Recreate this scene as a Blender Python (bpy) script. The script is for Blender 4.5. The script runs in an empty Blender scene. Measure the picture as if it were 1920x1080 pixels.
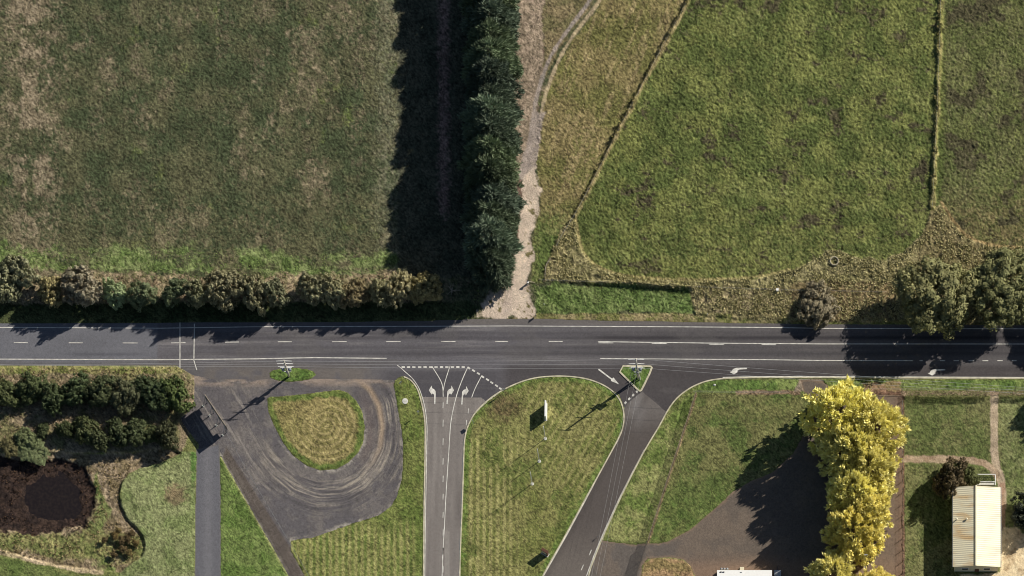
import bpy, bmesh, math, random
import numpy as np
from mathutils import Vector, Matrix
from mathutils.geometry import tessellate_polygon

random.seed(7); rng = np.random.default_rng(7)
scene = bpy.context.scene
COL = scene.collection
R = math.radians

# ------------------------------------------------------------------ camera / map frame
S = 0.12                      # metres on the ground per pixel of the survey picture
H = 1000.0                    # flying height
NX, NY = 60.0, -352.0         # point straight below the camera
SUN_EL, SUN_AZ = R(32.0), R(54.0)

def W(px, py): return ((px - 960.0) * S, (540.0 - py) * S)
def at(px, py, z=0.0):
    x, y = W(px, py); t = 1.0 - z / H
    return (NX + (x - NX) * t, NY + (y - NY) * t)
def foot(px, py, z):          # ground position of a thing whose point at height z is seen at px,py
    return at(px, py, z)

cam = bpy.data.cameras.new('camera'); camo = bpy.data.objects.new('camera', cam); COL.objects.link(camo)
camo.location = (NX, NY, H); camo.rotation_euler = (0, 0, 0)
cam.sensor_width = 36.0; cam.lens = 36.0 * H / (1920 * S)
cam.shift_x = -NX / (1920 * S); cam.shift_y = -NY / (1920 * S)
cam.clip_start = 1.0; cam.clip_end = 20000.0
scene.camera = camo

# ------------------------------------------------------------------ light
world = bpy.data.worlds.new('World'); scene.world = world; world.use_nodes = True
nt = world.node_tree; bg = nt.nodes['Background']
sky = nt.nodes.new('ShaderNodeTexSky'); sky.sky_type = 'NISHITA'; sky.sun_disc = False
sky.sun_elevation = SUN_EL; sky.sun_rotation = SUN_AZ; sky.air_density = 1.0; sky.dust_density = 0.6; sky.ozone_density = 1.5
nt.links.new(sky.outputs[0], bg.inputs[0]); bg.inputs[1].default_value = 0.052
sl = bpy.data.lights.new('sun', 'SUN'); sl.energy = 5.0; sl.angle = R(0.5); sl.color = (1.0, 0.95, 0.86)
so = bpy.data.objects.new('sun', sl); COL.objects.link(so)
d = Vector((math.sin(SUN_AZ) * math.cos(SUN_EL), math.cos(SUN_AZ) * math.cos(SUN_EL), math.sin(SUN_EL)))
so.rotation_euler = (-d).to_track_quat('-Z', 'Y').to_euler(); so.location = d * 300
vs = scene.view_settings; vs.view_transform = 'Standard'; vs.look = 'None'; vs.gamma = 1.0; vs.exposure = 0.18
scene.cycles.pixel_filter_type = 'BLACKMAN_HARRIS'; scene.cycles.filter_width = 1.0; scene.cycles.max_bounces = 6; scene.cycles.diffuse_bounces = 2; scene.cycles.transparent_max_bounces = 12

# ------------------------------------------------------------------ helpers
def lin(c):
    c = np.asarray(c, float) / 255.0
    return np.where(c <= 0.04045, c / 12.92, ((c + 0.055) / 1.055) ** 2.4)
def L3(c): return tuple(float(v) for v in lin(c))

def tag(o, label=None, cat=None, group=None, kind=None):
    if label: o['label'] = label
    if cat: o['category'] = cat
    if group: o['group'] = group
    if kind: o['kind'] = kind
    return o
def empty(name, loc, rz=0.0):
    o = bpy.data.objects.new(name, None); o.empty_display_size = 0.5
    o.location = loc; o.rotation_euler = (0, 0, rz); COL.objects.link(o); return o
def link(name, me, mat=None, parent=None):
    o = bpy.data.objects.new(name, me); COL.objects.link(o)
    if mat is not None and len(me.materials) == 0: me.materials.append(mat)
    if parent is not None: o.parent = parent
    return o
def mesh_arrays(name, V, F, tone=None, col=None, smooth=False):
    V = np.asarray(V, np.float32); F = np.asarray(F, np.int32); n = F.shape[1]
    me = bpy.data.meshes.new(name)
    me.vertices.add(len(V)); me.vertices.foreach_set('co', V.ravel())
    me.loops.add(F.size); me.loops.foreach_set('vertex_index', F.ravel())
    me.polygons.add(len(F)); me.polygons.foreach_set('loop_start', np.arange(0, F.size, n, dtype=np.int32))
    if smooth: me.polygons.foreach_set('use_smooth', np.ones(len(F), bool))
    me.update(calc_edges=True)
    if tone is not None:
        a = me.attributes.new('tone', 'FLOAT', 'POINT'); a.data.foreach_set('value', np.asarray(tone, np.float32))
    if col is not None:
        a = me.attributes.new('surf', 'FLOAT_COLOR', 'POINT')
        c4 = np.ones((len(V), 4), np.float32); c4[:, :3] = col; a.data.foreach_set('color', c4.ravel())
    return me

class MB:
    """collects boxes, bars, tubes and prisms into one mesh"""
    def __init__(s): s.v = []; s.f = []
    def add(s, vs_, fs_):
        k = len(s.v); s.v += [tuple(v) for v in vs_]; s.f += [tuple(i + k for i in f) for f in fs_]; return s
    def box(s, c, size, rz=0.0, b=0.0):
        hx, hy, hz = size[0] / 2, size[1] / 2, size[2] / 2; ca, sa = math.cos(rz), math.sin(rz)
        b = min(b, hx * .45, hy * .45, hz * .45)
        if b <= 0:
            P = [(-hx, -hy, -hz), (hx, -hy, -hz), (hx, hy, -hz), (-hx, hy, -hz), (-hx, -hy, hz), (hx, -hy, hz), (hx, hy, hz), (-hx, hy, hz)]
            F = [(0, 3, 2, 1), (4, 5, 6, 7), (0, 1, 5, 4), (1, 2, 6, 5), (2, 3, 7, 6), (3, 0, 4, 7)]
        else:
            def ring(ix, iy, z): return [(-ix, -iy, z), (ix, -iy, z), (ix, iy, z), (-ix, iy, z)]
            P = ring(hx - b, hy - b, -hz) + ring(hx, hy, -hz + b) + ring(hx, hy, hz - b) + ring(hx - b, hy - b, hz)
            F = [(3, 2, 1, 0), (12, 13, 14, 15)]
            for r in range(3):
                for i in range(4):
                    j = (i + 1) % 4; F.append((r * 4 + i, r * 4 + j, r * 4 + 4 + j, r * 4 + 4 + i))
        P = [(c[0] + x * ca - y * sa, c[1] + x * sa + y * ca, c[2] + z) for x, y, z in P]
        return s.add(P, F)
    def tube(s, pts, rad, n=8, cap=True):
        pts = [Vector(p) for p in pts]; m = len(pts)
        rad = [rad] * m if not hasattr(rad, '__len__') else rad
        P = []; F = []
        for i, p in enumerate(pts):
            t = (pts[min(i + 1, m - 1)] - pts[max(i - 1, 0)]).normalized()
            u = t.cross(Vector((0, 0, 1)) if abs(t.z) < .9 else Vector((1, 0, 0))).normalized(); w = t.cross(u)
            for k in range(n):
                a = 2 * math.pi * k / n; P.append(p + (u * math.cos(a) + w * math.sin(a)) * rad[i])
        for i in range(m - 1):
            for k in range(n):
                j = (k + 1) % n; F.append((i * n + k, i * n + j, i * n + n + j, i * n + n + k))
        if cap: F.append(tuple(range(n))[::-1]); F.append(tuple(range((m - 1) * n, m * n)))
        return s.add(P, F)
    def lathe(s, prof, n=24, c=(0, 0, 0)):
        P = []; F = []
        for r, z in prof:
            for k in range(n):
                a = 2 * math.pi * k / n; P.append((c[0] + r * math.cos(a), c[1] + r * math.sin(a), c[2] + z))
        for i in range(len(prof) - 1):
            for k in range(n):
                j = (k + 1) % n; F.append((i * n + k, i * n + j, i * n + n + j, i * n + n + k))
        return s.add(P, F)
    def prism(s, poly, z0, z1):
        n = len(poly); P = [(x, y, z0) for x, y in poly] + [(x, y, z1) for x, y in poly]
        tr = tessellate_polygon([[Vector((x, y, 0)) for x, y in poly]])
        F = [tuple(t) for t in tr] + [tuple(i + n for i in t) for t in tr]
        F += [(i, (i + 1) % n, n + (i + 1) % n, n + i) for i in range(n)]
        return s.add(P, F)
    def build(s, name, mat, parent=None, smooth=False):
        me = bpy.data.meshes.new(name); me.from_pydata(s.v, [], s.f); me.update()
        bm = bmesh.new(); bm.from_mesh(me); bmesh.ops.recalc_face_normals(bm, faces=bm.faces); bm.to_mesh(me); bm.free()
        if smooth:
            for p in me.polygons: p.use_smooth = True
        return link(name, me, mat, parent)

# ------------------------------------------------------------------ noise & masks (numpy)
def vnoise(x, y, sc, seed):
    g = np.random.default_rng(seed).random((256, 256)); u = x / sc + 1000.37 + seed * 3.1; v = y / sc + 1000.73 + seed * 1.7
    iu = np.floor(u).astype(int); iv = np.floor(v).astype(int); fu = u - iu; fv = v - iv
    fu = fu * fu * (3 - 2 * fu); fv = fv * fv * (3 - 2 * fv)
    a = g[iu & 255, iv & 255]; b = g[(iu + 1) & 255, iv & 255]; c = g[iu & 255, (iv + 1) & 255]; e = g[(iu + 1) & 255, (iv + 1) & 255]
    return (a * (1 - fu) + b * fu) * (1 - fv) + (c * (1 - fu) + e * fu) * fv
def fbm(x, y, sc, seed, o=4, g=0.55):
    s = 0; amp = 1; tot = 0
    for i in range(o):
        s = s + amp * vnoise(x, y, sc / 2 ** i, seed + i * 17); tot += amp; amp *= g
    return s / tot
def sstep(a, b, x):
    t = np.clip((x - a) / (b - a), 0, 1); return t * t * (3 - 2 * t)
def poly_sd(poly, X, Y, margin=40.0):
    """signed pixel distance, positive inside; clipped at -margin outside the box"""
    P = np.asarray(poly, float); out = np.full(X.shape, -margin)
    m = (X > P[:, 0].min() - margin) & (X < P[:, 0].max() + margin) & (Y > P[:, 1].min() - margin) & (Y < P[:, 1].max() + margin)
    x = X[m]; y = Y[m]
    if x.size == 0: return out
    dd = np.full(x.shape, 1e9); ins = np.zeros(x.shape, bool); n = len(P)
    for i in range(n):
        ax, ay = P[i]; bx, by = P[(i + 1) % n]; ex, ey = bx - ax, by - ay; l2 = ex * ex + ey * ey + 1e-9
        t = np.clip(((x - ax) * ex + (y - ay) * ey) / l2, 0, 1)
        dd = np.minimum(dd, (x - ax - t * ex) ** 2 + (y - ay - t * ey) ** 2)
        if ay != by:
            c = ((ay > y) != (by > y)) & (x < (bx - ax) * (y - ay) / (by - ay) + ax); ins ^= c
    dd = np.sqrt(dd); out[m] = np.where(ins, dd, -dd); return out
def line_d(pts, X, Y, margin=60.0):
    P = np.asarray(pts, float); out = np.full(X.shape, margin)
    m = (X > P[:, 0].min() - margin) & (X < P[:, 0].max() + margin) & (Y > P[:, 1].min() - margin) & (Y < P[:, 1].max() + margin)
    x = X[m]; y = Y[m]; dd = np.full(x.shape, margin * margin)
    for i in range(len(P) - 1):
        ax, ay = P[i]; bx, by = P[i + 1]; ex, ey = bx - ax, by - ay; l2 = ex * ex + ey * ey + 1e-9
        t = np.clip(((x - ax) * ex + (y - ay) * ey) / l2, 0, 1)
        dd = np.minimum(dd, (x - ax - t * ex) ** 2 + (y - ay - t * ey) ** 2)
    out[m] = np.sqrt(dd); return out
def smooth_line(pts, it=2):
    P = [tuple(p) for p in pts]
    for _ in range(it):
        Q = [P[0]]
        for a, b in zip(P[:-1], P[1:]):
            Q += [(a[0] * .75 + b[0] * .25, a[1] * .75 + b[1] * .25), (a[0] * .25 + b[0] * .75, a[1] * .25 + b[1] * .75)]
        P = Q + [P[-1]]
    return P
def smooth_closed(pts, it=2):
    P = [tuple(p) for p in pts]
    for _ in range(it):
        Q = []
        for a, b in zip(P, P[1:] + P[:1]):
            Q += [(a[0] * .75 + b[0] * .25, a[1] * .75 + b[1] * .25), (a[0] * .25 + b[0] * .75, a[1] * .25 + b[1] * .75)]
        P = Q
    return P

# ------------------------------------------------------------------ materials
def new_mat(name):
    m = bpy.data.materials.new(name); m.use_nodes = True; t = m.node_tree
    return m, t, t.nodes['Principled BSDF']
def N(t, ty, **kw):
    n = t.nodes.new(ty)
    for k, v in kw.items():
        if k.startswith('i_'): n.inputs[k[2:].replace('_', ' ')].default_value = v
        else: setattr(n, k, v)
    return n
def plain(name, rgb, rough=0.6, var=0.15, scale=3.0, metal=0.0, bump=0.0, spec=0.3):
    m, t, b = new_mat(name); tc = N(t, 'ShaderNodeTexCoord')
    no = N(t, 'ShaderNodeTexNoise'); no.inputs['Scale'].default_value = scale; no.inputs['Detail'].default_value = 6
    t.links.new(tc.outputs['Object'], no.inputs['Vector'])
    mr = N(t, 'ShaderNodeMapRange'); mr.inputs[1].default_value = .3; mr.inputs[2].default_value = .7
    mr.inputs[3].default_value = 1 - var; mr.inputs[4].default_value = 1 + var; t.links.new(no.outputs[0], mr.inputs[0])
    mx = N(t, 'ShaderNodeVectorMath', operation='SCALE'); mx.inputs[0].default_value = L3(rgb); t.links.new(mr.outputs[0], mx.inputs['Scale'])
    t.links.new(mx.outputs[0], b.inputs['Base Color']); b.inputs['Roughness'].default_value = rough; b.inputs['Metallic'].default_value = metal
    b.inputs['Specular IOR Level'].default_value = spec
    if bump:
        bp = N(t, 'ShaderNodeBump'); bp.inputs['Strength'].default_value = bump; bp.inputs['Distance'].default_value = .05
        t.links.new(no.outputs[0], bp.inputs['Height']); t.links.new(bp.outputs[0], b.inputs['Normal'])
    return m
def surf_mat(name, grain, gscale, bump, bscale, rough=0.9, spec=0.15):
    """surface whose albedo varies over the ground (attribute 'surf'), with procedural grain and bump"""
    m, t, b = new_mat(name); ge = N(t, 'ShaderNodeNewGeometry'); at_ = N(t, 'ShaderNodeAttribute', attribute_name='surf')
    n1 = N(t, 'ShaderNodeTexNoise'); n1.inputs['Scale'].default_value = gscale; n1.inputs['Detail'].default_value = 5; n1.inputs['Roughness'].default_value = .7
    t.links.new(ge.outputs['Position'], n1.inputs['Vector'])
    mr = N(t, 'ShaderNodeMapRange'); mr.inputs[1].default_value = .25; mr.inputs[2].default_value = .75
    mr.inputs[3].default_value = 1 - grain; mr.inputs[4].default_value = 1 + grain; t.links.new(n1.outputs[0], mr.inputs[0])
    mx = N(t, 'ShaderNodeVectorMath', operation='SCALE'); t.links.new(at_.outputs['Color'], mx.inputs[0]); t.links.new(mr.outputs[0], mx.inputs['Scale'])
    t.links.new(mx.outputs[0], b.inputs['Base Color']); b.inputs['Roughness'].default_value = rough; b.inputs['Specular IOR Level'].default_value = spec
    n2 = N(t, 'ShaderNodeTexNoise'); n2.inputs['Scale'].default_value = bscale; n2.inputs['Detail'].default_value = 4
    t.links.new(ge.outputs['Position'], n2.inputs['Vector'])
    bp = N(t, 'ShaderNodeBump'); bp.inputs['Strength'].default_value = bump; bp.inputs['Distance'].default_value = .15
    t.links.new(n2.outputs[0], bp.inputs['Height']); t.links.new(bp.outputs[0], b.inputs['Normal'])
    return m
def leaf_mat(name, lo=0.55, hi=1.45, warm=0.12, transl=0.12):
    """foliage: object colour times a per-clump tone"""
    m, t, b = new_mat(name); oi = N(t, 'ShaderNodeObjectInfo'); a = N(t, 'ShaderNodeAttribute', attribute_name='tone')
    mr = N(t, 'ShaderNodeMapRange'); mr.inputs[3].default_value = lo; mr.inputs[4].default_value = hi; t.links.new(a.outputs['Fac'], mr.inputs[0])
    mx = N(t, 'ShaderNodeVectorMath', operation='SCALE'); t.links.new(oi.outputs['Color'], mx.inputs[0]); t.links.new(mr.outputs[0], mx.inputs['Scale'])
    hs = N(t, 'ShaderNodeHueSaturation'); t.links.new(mx.outputs[0], hs.inputs['Color'])
    m2 = N(t, 'ShaderNodeMapRange'); m2.inputs[3].default_value = .5 - warm * .25; m2.inputs[4].default_value = .5 + warm * .25
    no = N(t, 'ShaderNodeTexNoise'); no.inputs['Scale'].default_value = 1.3; ge = N(t, 'ShaderNodeNewGeometry'); t.links.new(ge.outputs['Position'], no.inputs['Vector'])
    t.links.new(no.outputs[0], m2.inputs[0]); t.links.new(m2.outputs[0], hs.inputs['Hue'])
    t.links.new(hs.outputs[0], b.inputs['Base Color']); b.inputs['Roughness'].default_value = .65; b.inputs['Specular IOR Level'].default_value = .2
    tr = N(t, 'ShaderNodeBsdfTranslucent'); t.links.new(hs.outputs[0], tr.inputs[0]); ms = N(t, 'ShaderNodeMixShader'); ms.inputs[0].default_value = transl
    t.links.new(b.outputs[0], ms.inputs[1]); t.links.new(tr.outputs[0], ms.inputs[2]); t.links.new(ms.outputs[0], t.nodes['Material Output'].inputs[0])
    return m

M = {}
M['ground'] = surf_mat('ground_cover', .42, 4.2, .6, 4.0)
M['asphalt'] = surf_mat('asphalt', .16, 9.0, .10, 12.0, .85, .2)
M['gravel'] = surf_mat('gravel', .22, 7.0, .25, 8.0)
M['paint'] = plain('road_paint', (206, 202, 192), .75, .28, 1.1)
M['kerb'] = plain('kerb_concrete', (190, 182, 156), .85, .30, .9, bump=.2)
M['kerb2'] = plain('mossy_concrete', (158, 150, 128), .9, .25, 3, bump=.3)
M['concrete'] = plain('concrete', (205, 202, 190), .85, .1, 3, bump=.2)
M['leaf'] = leaf_mat('leaves', .6, 1.4, .05)
M['gold'] = leaf_mat('golden_leaves', .75, 1.3, .025, .16)
M['bark'] = plain('bark', (96, 84, 72), .9, .3, 4, bump=.5)
M['palebark'] = plain('pale_bark', (168, 156, 140), .85, .25, 3, bump=.4)
M['wood'] = plain('weathered_wood', (150, 138, 122), .9, .25, 5, bump=.4)
M['white'] = plain('white_paint', (236, 234, 228), .5, .05, 2)
M['steel'] = plain('galvanised_steel', (168, 170, 172), .45, .1, 4, metal=.4)
M['dark'] = plain('dark_metal', (60, 60, 64), .5, .1, 4)
M['wire'] = plain('aluminium_wire', (190, 190, 188), .5, .05, 2)
M['brown'] = plain('rusty_brown_steel', (92, 62, 48), .8, .25, 5, bump=.3)
M['cream'] = plain('cream_wall', (214, 204, 176), .8, .08, 2)
M['glass'] = plain('window_glass', (40, 48, 56), .1, .05, 1, spec=.6)

# ------------------------------------------------------------------ plan of the place (survey pixels)
yl = [(-120, 606), (0, 606), (200, 605), (400, 604), (640, 603), (800, 601), (880, 598), (1000, 597), (1010, 596.5), (1100, 600), (1210, 601.5), (1440, 606), (1700, 608), (2040, 609)]
KR = [(1098, 1140), (1102, 1080), (1116, 1042), (1134, 998), (1164, 932), (1187, 886), (1211, 840), (1236, 800), (1253, 767), (1270, 745), (1290, 730), (1303, 723), (1320, 716), (1338, 712), (1360, 709.6), (1400, 708.5), (1440, 707.8), (1700, 708.8), (2040, 710)]
KE = [(794, 1140), (794, 1080), (795.5, 930), (797, 860), (797.5, 800), (796, 785), (793.5, 768), (788, 745), (783.5, 731), (777, 720), (768, 711), (757, 706.5), (748, 708), (742, 714), (739.5, 721)]
KL = [(861, 1140), (862, 1080), (864, 1010), (867, 945), (870, 840), (871.5, 822), (875.5, 803), (886, 781), (897, 767), (912, 753), (926, 742), (943, 731.5), (960, 723), (985, 713), (1012, 707), (1050, 705), (1080, 707), (1105, 711.5), (1130, 721), (1150, 734), (1163, 750), (1169, 768), (1170.5, 786), (1167, 806), (1160, 822), (1130, 877), (1100, 931), (1060, 1005), (1017, 1080), (990, 1140)]
TRI = smooth_closed([(1151, 686.5), (1220, 686.5), (1223, 690), (1203, 732), (1199.5, 733.5), (1196, 731)], 1)
main_poly = yl + [(2040, 710), (1700, 708.8), (1440, 707.8), (1360, 709.6), (1320, 716), (1290, 730), (1270, 745), (1254, 768), (1240, 785), (1198, 748), (1182, 768), (1169, 765), (1160, 741), (1130, 721), (1105, 711.5), (1080, 707), (1050, 705), (1012, 707), (985, 713), (960, 723), (943, 731.5), (926, 742), (905, 758), (888, 765), (802, 760), (791, 743.5), (783.5, 731), (777, 720), (768, 711), (757, 706.5), (748, 708), (742, 714), (700, 712), (640, 711), (480, 712), (400, 712), (360, 704), (336, 690), (330, 686.5), (0, 686), (-120, 686)]
exit_poly = [(789, 743.5), (903, 745), (912, 753), (897, 767), (886, 781), (875.5, 803), (871.5, 822), (870, 840), (867, 945), (864, 1010), (862, 1080), (861, 1140), (794, 1140), (794, 1080), (795.5, 930), (797, 860), (797.5, 800), (796, 785), (793.5, 768)]
entry_poly = [(1204, 733), (1250, 772), (1236, 800), (1211, 840), (1187, 886), (1164, 932), (1134, 998), (1116, 1042), (1102, 1080), (1098, 1140), (990, 1140), (1017, 1080), (1060, 1005), (1100, 931), (1130, 877), (1160, 822), (1167, 806), (1170.5, 786), (1169, 768), (1176, 756)]
apron_poly = [(1118, 1010), (1150, 1016), (1185, 1019), (1216, 1018), (1250, 1015), (1292, 994), (1340, 953), (1372, 922), (1404, 903), (1446, 886), (1486, 850), (1512, 800), (1522, 745), (1506, 736), (1500, 712), (1545, 712), (1565, 738), (1692, 739), (1693, 1140), (1204, 1140), (1204, 1062), (1216, 1049), (1250, 1047), (1278, 1050), (1290, 1058), (1300, 1085), (1310, 1140), (1085, 1140), (1090, 1080), (1106, 1042)]
dry_isl = [(1204, 1075), (1208, 1056), (1225, 1048), (1255, 1046), (1280, 1050), (1294, 1062), (1304, 1085), (1310, 1140), (1195, 1140)]
yard_poly = [(362, 700), (400, 703), (480, 703), (640, 703), (700, 704), (742, 706), (740, 722), (743, 742), (746, 762), (751, 790), (755, 812), (757, 838), (756, 880), (754, 900), (745, 932), (735, 949), (711, 967), (655, 986), (615, 999), (585, 1010), (560, 1013), (546, 1015), (546, 1030), (575, 1085), (600, 1140), (560, 1140), (540, 1080), (414, 858), (405, 872), (376, 862), (371, 846), (372, 835), (336, 786), (362, 760), (364, 720)]
drive_poly = [(368, 842), (412, 832), (413, 858), (414, 900), (414.5, 1140), (364, 1140), (364.5, 1080), (366, 930), (368, 880)]
tear = [(502, 748), (507, 745), (530, 744), (580, 739), (610, 735), (635, 732), (651, 737), (667, 752), (678, 772), (683, 800), (680, 830), (671, 848), (652, 867), (630, 879), (600, 881), (575, 872), (550, 853), (532, 830), (515, 798), (504, 771)]
pole_isl = [(506, 700), (512, 695), (530, 692), (555, 691), (575, 693), (588, 698), (591, 703), (582, 710), (560, 714), (540, 715), (518, 712), (507, 707)]
strip_poly = [(414, 858), (424, 832), (470, 905), (530, 1000), (585, 1085), (600, 1140), (565, 1140), (540, 1080)]
track = [(968, -60), (1110, -60), (1118, 0), (1085, 30), (1050, 70), (1020, 130), (1010, 190), (1006, 250), (1003, 320)]
t_left = smooth_line([(1128, -40), (1105, 5), (1062, 60), (1035, 100), (1018, 140), (1004, 190), (997, 240), (990, 290), (983, 330)])
t_right = smooth_line([(1146, -40), (1124, 5), (1083, 55), (1050, 105), (1032, 150), (1020, 190), (1008, 240), (1000, 290), (990, 340)])
gdrive = [(978, 340), (1003, 315), (1012, 340), (1008, 390), (998, 420), (993, 450), (996, 480), (997, 500), (992, 530), (996, 560), (1003, 595), (1000, 601), (880, 601), (893, 588), (905, 565), (918, 545), (922, 520), (930, 508), (950, 505), (960, 480), (975, 450), (973, 400), (977, 370)]
pond_in = smooth_closed([(-120, 858), (0, 856), (50, 862), (110, 862), (152, 868), (176, 892), (182, 925), (172, 962), (148, 988), (108, 1002), (60, 1000), (0, 992), (-120, 992)], 3)
basin = [(-120, 848), (0, 850), (120, 850), (200, 850), (250, 850), (320, 838), (338, 850), (300, 868), (262, 877), (240, 888), (228, 904), (223, 925), (226, 948), (238, 974), (254, 988), (266, 1003), (271, 1022), (266, 1042), (240, 1060), (225, 1072), (150, 1066), (100, 1058), (50, 1045), (0, 1030), (-120, 1020)]
path_a = smooth_line([(1864, 742), (1864, 800), (1864, 850), (1869, 880), (1878, 900), (1880, 930), (1880, 960), (1877, 990)])
path_b = smooth_line([(1697, 861), (1730, 861), (1790, 861), (1830, 864), (1855, 873), (1868, 890)])
sand = [(1876, 1000), (1884, 990), (1905, 987), (1915, 998), (1925, 1010), (2040, 1010), (2040, 1140), (1800, 1140), (1800, 1078), (1876, 1074)]

# ------------------------------------------------------------------ ground sheet
xs_in = np.arange(-120, 2041, 2.0); ys_in = np.arange(-140, 1181, 2.0)
def extend(a, lo, hi):
    st = 2.0; L = [a[0]]
    while L[-1] > lo: st *= 1.35; L.append(L[-1] - st)
    st = 2.0; U = [a[-1]]
    while U[-1] < hi: st *= 1.35; U.append(U[-1] + st)
    return np.array(L[::-1][:-1] + list(a) + U[1:])
xs = extend(xs_in, -30000, 32000); ys = extend(ys_in, -30000, 31000)
PX, PY = np.meshgrid(xs, ys, indexing='xy'); one = np.ones(PX.shape)

def stripe_on(col, m, c, s_=.6):
    m = (m * s_)[..., None]; return col * (1 - m) + lin(c) * m
def paint(col, m, ca, cb, X, Y, sc, seed, o=4, sharp=.16):
    """lays ground cover of two mixed tones (ca, cb) over mask m"""
    if X.shape == SPK.shape:
        dz = SPK if seed % 2 else SPK2
        if m is not one: m = sstep(.18, .82, m + (dz - .5) * .75 * (4 * m * (1 - m)) ** .5) * np.clip(m * 4, 0, 1)
        n = fbm(X, Y, sc, seed, o) + (SPK2 if seed % 2 else SPK) * .36 - .18
    else: n = fbm(X, Y, sc, seed, o)
    k = sstep(.5 - sharp, .5 + sharp, n)[..., None]
    c = lin(ca) * (1 - k) + lin(cb) * k
    return col * (1 - m[..., None]) + c * m[..., None]

SPK = np.clip(.5 + 1.1 * (.55 * vnoise(PX, PY, 3.4, 821) + .3 * vnoise(PX, PY, 6, 822) + .15 * np.random.default_rng(8).random(PX.shape) - .5), 0, 1)
SPK2 = np.clip(.5 + 1.1 * (.55 * vnoise(PX, PY, 3.2, 831) + .3 * vnoise(PX, PY, 7, 832) + .15 * np.random.default_rng(9).random(PX.shape) - .5), 0, 1)
n_edge = fbm(PX, PY, 14, 901, 3) - .5
n_edge2 = fbm(PX, PY, 40, 905, 4) - .5
def mask(poly, f=3.0, amp=6.0, amp2=0.0):
    return sstep(-f, f, poly_sd(poly, PX, PY) + n_edge * amp + n_edge2 * amp2)

colr = np.zeros(PX.shape + (3,))
# left paddock
colr = paint(colr, one, (66, 76, 50), (88, 89, 62), PX, PY, 40, 11, 6, .2)
k = sstep(.46, .70, fbm(PX, PY * .75, 70, 21, 6, .75)) * .55; colr = paint(colr, k, (108, 102, 78), (134, 122, 98), PX, PY, 8, 22)
k = sstep(.50, .62, fbm(PX * 2.2, PY * .12, 90, 23, 4)) * sstep(.42, .6, fbm(PX, PY, 60, 26, 4)) * .35; colr = paint(colr, k, (134, 120, 100), (104, 97, 76), PX, PY, 8, 24)
k = np.exp(-((PX - 60 + 20 * n_edge2) / 55) ** 2) * sstep(.36, .56, fbm(PX, PY, 26, 25, 5, .75)) * .85; colr = paint(colr, k, (142, 130, 106), (116, 106, 84), PX, PY, 7, 26)
k = sstep(.60, .76, fbm(PX, PY, 50, 27, 6, .7)) * .5; colr = paint(colr, k, (86, 102, 48), (104, 116, 60), PX, PY, 14, 28)
k = sstep(560, 700, PX) * sstep(100, 30, PY * 0 + np.abs(PX - 760)) * .5; colr = paint(colr, k, (104, 108, 84), (122, 120, 96), PX, PY, 16, 29)
k = sstep(250, 420, PY) * .35; colr = paint(colr, k, (86, 86, 60), (98, 96, 66), PX, PY, 40, 30)
k = sstep(400, 350, PY) * sstep(.55, .62, fbm(PX * 1.0, PY * .05, 12, 33, 2)) * .25; colr = paint(colr, k, (60, 68, 46), (70, 72, 50), PX, PY, 20, 34)
k = np.exp(-((PY - 396 + 3 * n_edge2) / 1.6) ** 2) * sstep(.4, .6, fbm(PX, PY * 0 + 3, 60, 37, 2)) * sstep(430, 380, PX) * .5; colr = paint(colr, k, (56, 66, 40), (66, 74, 48), PX, PY, 9, 38)
# green and dry margin by the left road trees
k = mask([(-120, 462), (100, 460), (300, 462), (500, 470), (760, 478), (760, 530), (500, 522), (300, 512), (100, 512), (-120, 512)], 12, 26, 40) * (.25 + .65 * sstep(.35, .6, fbm(PX, PY * 2, 60, 36, 5, .7)))
colr = paint(colr, k, (90, 110, 56), (116, 130, 78), PX, PY, 16, 31)
k = mask([(-120, 516), (200, 512), (420, 520), (760, 512), (840, 560), (840, 570), (-120, 570)], 7, 26, 26); colr = paint(colr, k, (120, 114, 82), (156, 140, 112), PX, PY, 10, 32)
k = mask([(-120, 572), (880, 566), (905, 575), (880, 604), (-120, 608)], 6, 10); colr = paint(colr, k, (52, 64, 36), (76, 84, 50), PX, PY, 18, 35)  # verge colour darkened to deepen the shade of the roadside trees
# under the conifers and the middle strip
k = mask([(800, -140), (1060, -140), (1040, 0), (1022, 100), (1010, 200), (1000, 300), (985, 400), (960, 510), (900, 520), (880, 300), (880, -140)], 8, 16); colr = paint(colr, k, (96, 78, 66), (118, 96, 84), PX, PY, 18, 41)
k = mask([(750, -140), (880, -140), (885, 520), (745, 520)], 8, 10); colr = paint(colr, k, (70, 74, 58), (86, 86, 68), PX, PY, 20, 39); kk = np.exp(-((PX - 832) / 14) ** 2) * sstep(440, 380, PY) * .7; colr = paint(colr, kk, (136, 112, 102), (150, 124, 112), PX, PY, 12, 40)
k = mask([(950, -140), (1056, -140), (1036, 0), (1024, 60), (1015, 150), (1003, 230), (985, 330), (960, 330)], 6, 16); colr = paint(colr, k, (122, 110, 92), (156, 140, 120), PX, PY, 7, 42)
k = mask([(1020, -140), (1140, -140), (1110, 10), (1050, 85), (1022, 150), (1020, 60)], 6, 14); colr = paint(colr, k, (104, 100, 66), (128, 116, 84), PX, PY, 18, 43)
mid = [(1140, -140), (1370, -140), (1290, 0), (1205, 160), (1110, 340), (1050, 450), (1022, 500), (1018, 530), (998, 530), (995, 470), (1012, 380), (1005, 300), (1015, 220), (1030, 150), (1075, 75), (1125, 10)]
k = mask(mid, 4, 8); colr = paint(colr, k, (104, 104, 56), (126, 116, 74), PX, PY, 34, 44, 5)
th = (PX * .94 + PY * .34)
kk = k * sstep(.5, .66, fbm(th * 1.6, (PY - .3 * PX) * .22, 14, 45, 3)) * sstep(470, 330, PY) * .55; colr = paint(colr, kk, (156, 142, 100), (132, 118, 80), PX, PY, 7, 46)
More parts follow.
